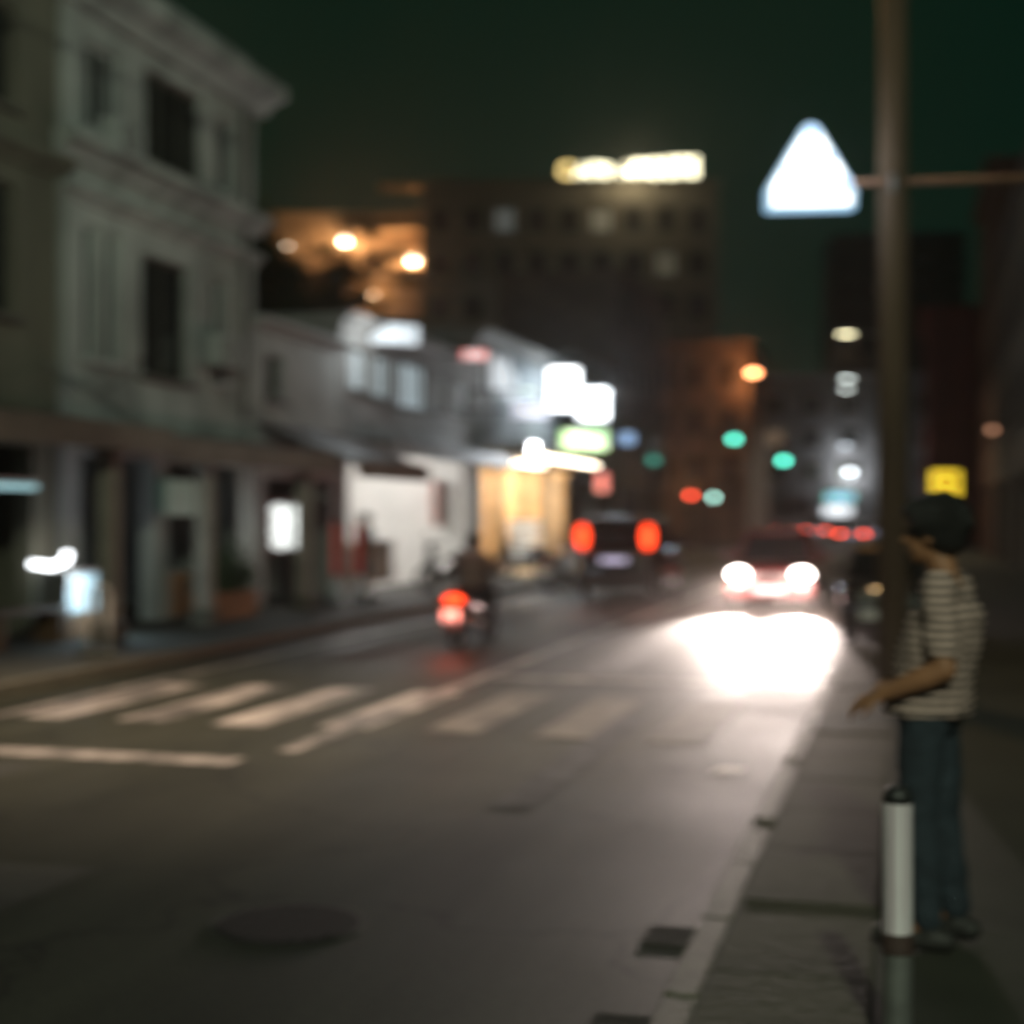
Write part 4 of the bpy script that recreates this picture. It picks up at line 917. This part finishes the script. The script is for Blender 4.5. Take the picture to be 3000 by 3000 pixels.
def person(label, loc, rz, J, shirt, legs, hairm=HAIR, vox=.009, helmet=None, shorts=False, headrot=0, cat='person', bighair=False, sleeves=.75):
    """local space: the person faces -x; J holds joint positions"""
    t = thing('person', label, cat, loc, rz)
    V = {k: Vector(v) for k, v in J.items()}
    hc = V['head']; HR = Matrix.Rotation(headrot, 3, 'Z')
    def hp_(x, y, z): return hc + HR @ Vector((x, y, z))
    b = MB()
    b.ball(hp_(.012,0,.02), .098, .076, .108, rot=headrot); b.ball(hp_(-.03,0,-.05), .066, .056, .068, rot=headrot); b.ball(hp_(-.045,0,-.09), .038,.04,.03, rot=headrot)
    b.cap(hp_(-.088,0,.01), hp_(-.108,0,-.03), .011, .016, 8); b.ball(hp_(-.092,0,-.062), .014,.024,.009, rot=headrot)
    for s in (-1,1):
        b.ball(hp_(.01,s*.078,-.015), .022,.01,.032, rot=headrot); b.ball(hp_(-.078,s*.032,.022), .016,.02,.008, rot=headrot)
    b.cap(V['neck'], hp_(.015,0,-.06), .056, .052)
    b.cap(V['chest'], V['neck'] - Vector((0,0,.02)), .1, .06); b.cap(V['pelvis'], V['chest'], .1, .11)
    for s in 'lr':
        b.cap(V['sh'+s], V['el'+s], .05, .043); b.cap(V['el'+s].lerp(V['wr'+s],.0), V['el'+s].lerp(V['wr'+s],.3), .042, .046); b.cap(V['el'+s].lerp(V['wr'+s],.3), V['wr'+s], .046, .029)
        b.cap(V['chest']+Vector((0,0,.06)), V['sh'+s], .07, .05)
        hand(b, V['wr'+s], V['wr'+s]-V['el'+s], J.get('up'+s, (0,0,1)), 1 if s == 'r' else -1, 1.0, .6)
        b.cap(V['pelvis'], V['hip'+s], .09, .085); b.cap(V['hip'+s], V['kn'+s], .078, .052); b.cap(V['kn'+s], V['an'+s], .05, .035)
        b.cap(V['an'+s], V['to'+s], .036, .03)
    body = b.build('body', SKIN, t, smooth=True); remesh(body, vox*.75, 3)
    # shirt
    m = MB(); pc, cc = V['pelvis'], V['chest']
    ax = (cc - pc)
    rings = []
    for f_, dx, dy in ((-.24,.165,.2),(-.05,.155,.19),(.25,.145,.18),(.6,.145,.185),(.9,.14,.195),(1.08,.125,.2),(1.2,.095,.16),(1.3,.065,.09)):
        c_ = pc + ax*f_
        rings.append([c_ + Vector((dx*math.cos(2*math.pi*i/20), dy*math.sin(2*math.pi*i/20), 0)) for i in range(20)])
    m.loft(rings)
    for s in 'lr':
        e_ = V['sh'+s].lerp(V['el'+s], sleeves); m.cap(V['sh'+s], e_, .066, .058); m.cap(cc+Vector((0,0,.05)), V['sh'+s], .09, .066)
    sh = m.build('shirt', shirt, t, smooth=True); remesh(sh, vox, 4); folds(sh, .035)
    m = MB().ball(pc+Vector((0,0,-.06)), .115, .165, .13)
    for s in 'lr':
        m.cap(V['hip'+s]+Vector((0,0,.02)), V['kn'+s], .098, .072 if not shorts else .088)
        if not shorts: m.cap(V['kn'+s], V['an'+s]+Vector((0,0,.02)), .072, .058)
    tr = m.build('shorts' if shorts else 'trousers', legs, t, smooth=True); remesh(tr, vox, 4); folds(tr, .03)
    for s in 'lr':
        f_ = (V['to'+s]-V['an'+s]); f_.z = 0; f_.normalize()
        a_ = Vector((V['an'+s].x, V['an'+s].y, V['to'+s].z))
        so = MB().cap(a_ - f_*.06 + Vector((0,0,-.0)), a_ + f_*.06, .042, .045).cap(a_+f_*.05, V['to'+s]+f_*.03, .046, .04).cap(V['an'+s]-Vector((0,0,.01)), a_, .045, .045).build('shoe', SHOE, t, smooth=True)
        remesh(so, .008, 2)
    if helmet:
        h_ = MB().ball(hp_(.01,0,.035), .135, .118, .128, rot=headrot).build('helmet', helmet, t, smooth=True)
        MB().ball(hp_(-.075,0,.02), .075, .1, .07, rot=headrot).build('visor', CARGLASS, h_, smooth=True)
    else:
        k = 1.12 if bighair else 1.0
        m = MB().ball(hp_(.03,0,.045), .112*k, .098*k, .1*k, rot=headrot).ball(hp_(.055,0,.0), .075*k, .085*k, .085*k, rot=headrot).ball(hp_(-.05,0,.085), .065,.08,.045, rot=headrot)
        for q in range(110):
            a_ = random.uniform(0,6.28); e2 = random.uniform(-.3,1.4); d_ = Vector((math.cos(a_)*math.cos(e2), math.sin(a_)*math.cos(e2), math.sin(e2)))
            if d_.x < -.35 and e2 < .8: continue
            m.ball(hp_(.03+d_.x*.1*k, d_.y*.088*k, .035+d_.z*.09*k), random.uniform(.012,.026), n=7, m=5)
        h_ = m.build('hair', hairm, t, smooth=True); remesh(h_, .008, 2)
    for s in (-1,1): MB().ball(hp_(-.083,s*.032,.008), .012).build('eye', mat('eye_dark',(.03,.02,.015),.2), t, smooth=True)
    return t
STAND = dict(head=(-.01,0,1.545), neck=(.03,0,1.40), chest=(.04,0,1.22), pelvis=(-.02,0,.93),
    shl=(.05,-.18,1.345), ell=(.085,-.225,1.05), wrl=(-.15,-.215,.945), shr=(.04,.18,1.345), elr=(.06,.23,1.06), wrr=(-.16,.16,.97), upl=(0,-.5,1), upr=(0,.5,1),
    hipl=(-.02,-.09,.88), knl=(-.045,-.1,.47), anl=(.0,-.11,.09), tol=(-.14,-.12,.035), hipr=(-.02,.09,.88), knr=(-.0,.1,.47), anr=(.05,.11,.09), tor=(-.09,.13,.035))
person('person in a striped shirt and jeans standing at the kerb with one forearm held out', (.10, 5.85, .14), R(-14), STAND, stripes(), JEANS, headrot=R(-6), bighair=True, vox=.008)
RIDE = dict(head=(0,0,1.36), neck=(.04,0,1.22), chest=(.06,0,1.08), pelvis=(.14,0,.85),
    shl=(.04,-.18,1.18), ell=(-.14,-.27,1.0), wrl=(-.34,-.29,1.05), shr=(.04,.18,1.18), elr=(-.14,.27,1.0), wrr=(-.34,.29,1.05),
    hipl=(.1,-.09,.83), knl=(-.32,-.17,.74), anl=(-.22,-.16,.38), tol=(-.34,-.17,.33), hipr=(.1,.09,.83), knr=(-.32,.17,.74), anr=(-.22,.16,.38), tor=(-.34,.17,.33))
# rider: local -x must point up the road (+y)
person('person in a greyish pink shirt and dark helmet riding the motorbike', (-5.68, 19.3, 0), R(-93), RIDE, GREYCLOTH, DARKCLOTH, helmet=PLASTIC, vox=.014, sleeves=.95)
PED = dict(STAND); PED.update(ell=(.06,-.24,1.05), wrl=(.0,-.24,.80), elr=(.06,.24,1.05), wrr=(.0,.24,.80))
person('person in dark clothes and shorts with bare legs standing by the dark awning', (-10.6, 28.3, .14), R(35), PED, DARKCLOTH, DARKCLOTH, shorts=True, vox=.014)

# a slack cable along the pale shop house
tag(MB().tube([(-10.95, 21.2 - 2.6*t, 5.35 - 1.9*t - 1.2*t*(1-t)) for t in [i/14 for i in range(15)]], .012, 6).build('slack_cable', PLASTIC), 'slack black cable drooping across the pale shop house front', 'cable')
# thin haze added round the whole street to give the lights halos
hz = bx(-80, 60, -20, 230, -1.6, 40).build('haze', mat('unused_haze_surface',(.5,.5,.5)))
hm = bpy.data.materials.new('night_haze'); hm.use_nodes = True
hn = hm.node_tree; hn.nodes.clear()
ho = hn.nodes.new('ShaderNodeOutputMaterial'); hv = hn.nodes.new('ShaderNodeVolumePrincipled')
hv.inputs['Color'].default_value = (.96,.86,.82,1); hv.inputs['Density'].default_value = .0009; hv.inputs['Anisotropy'].default_value = .84
hn.links.new(hv.outputs['Volume'], ho.inputs['Volume'])
hz.data.materials.clear(); hz.data.materials.append(hm)
tag(hz, kind='stuff')
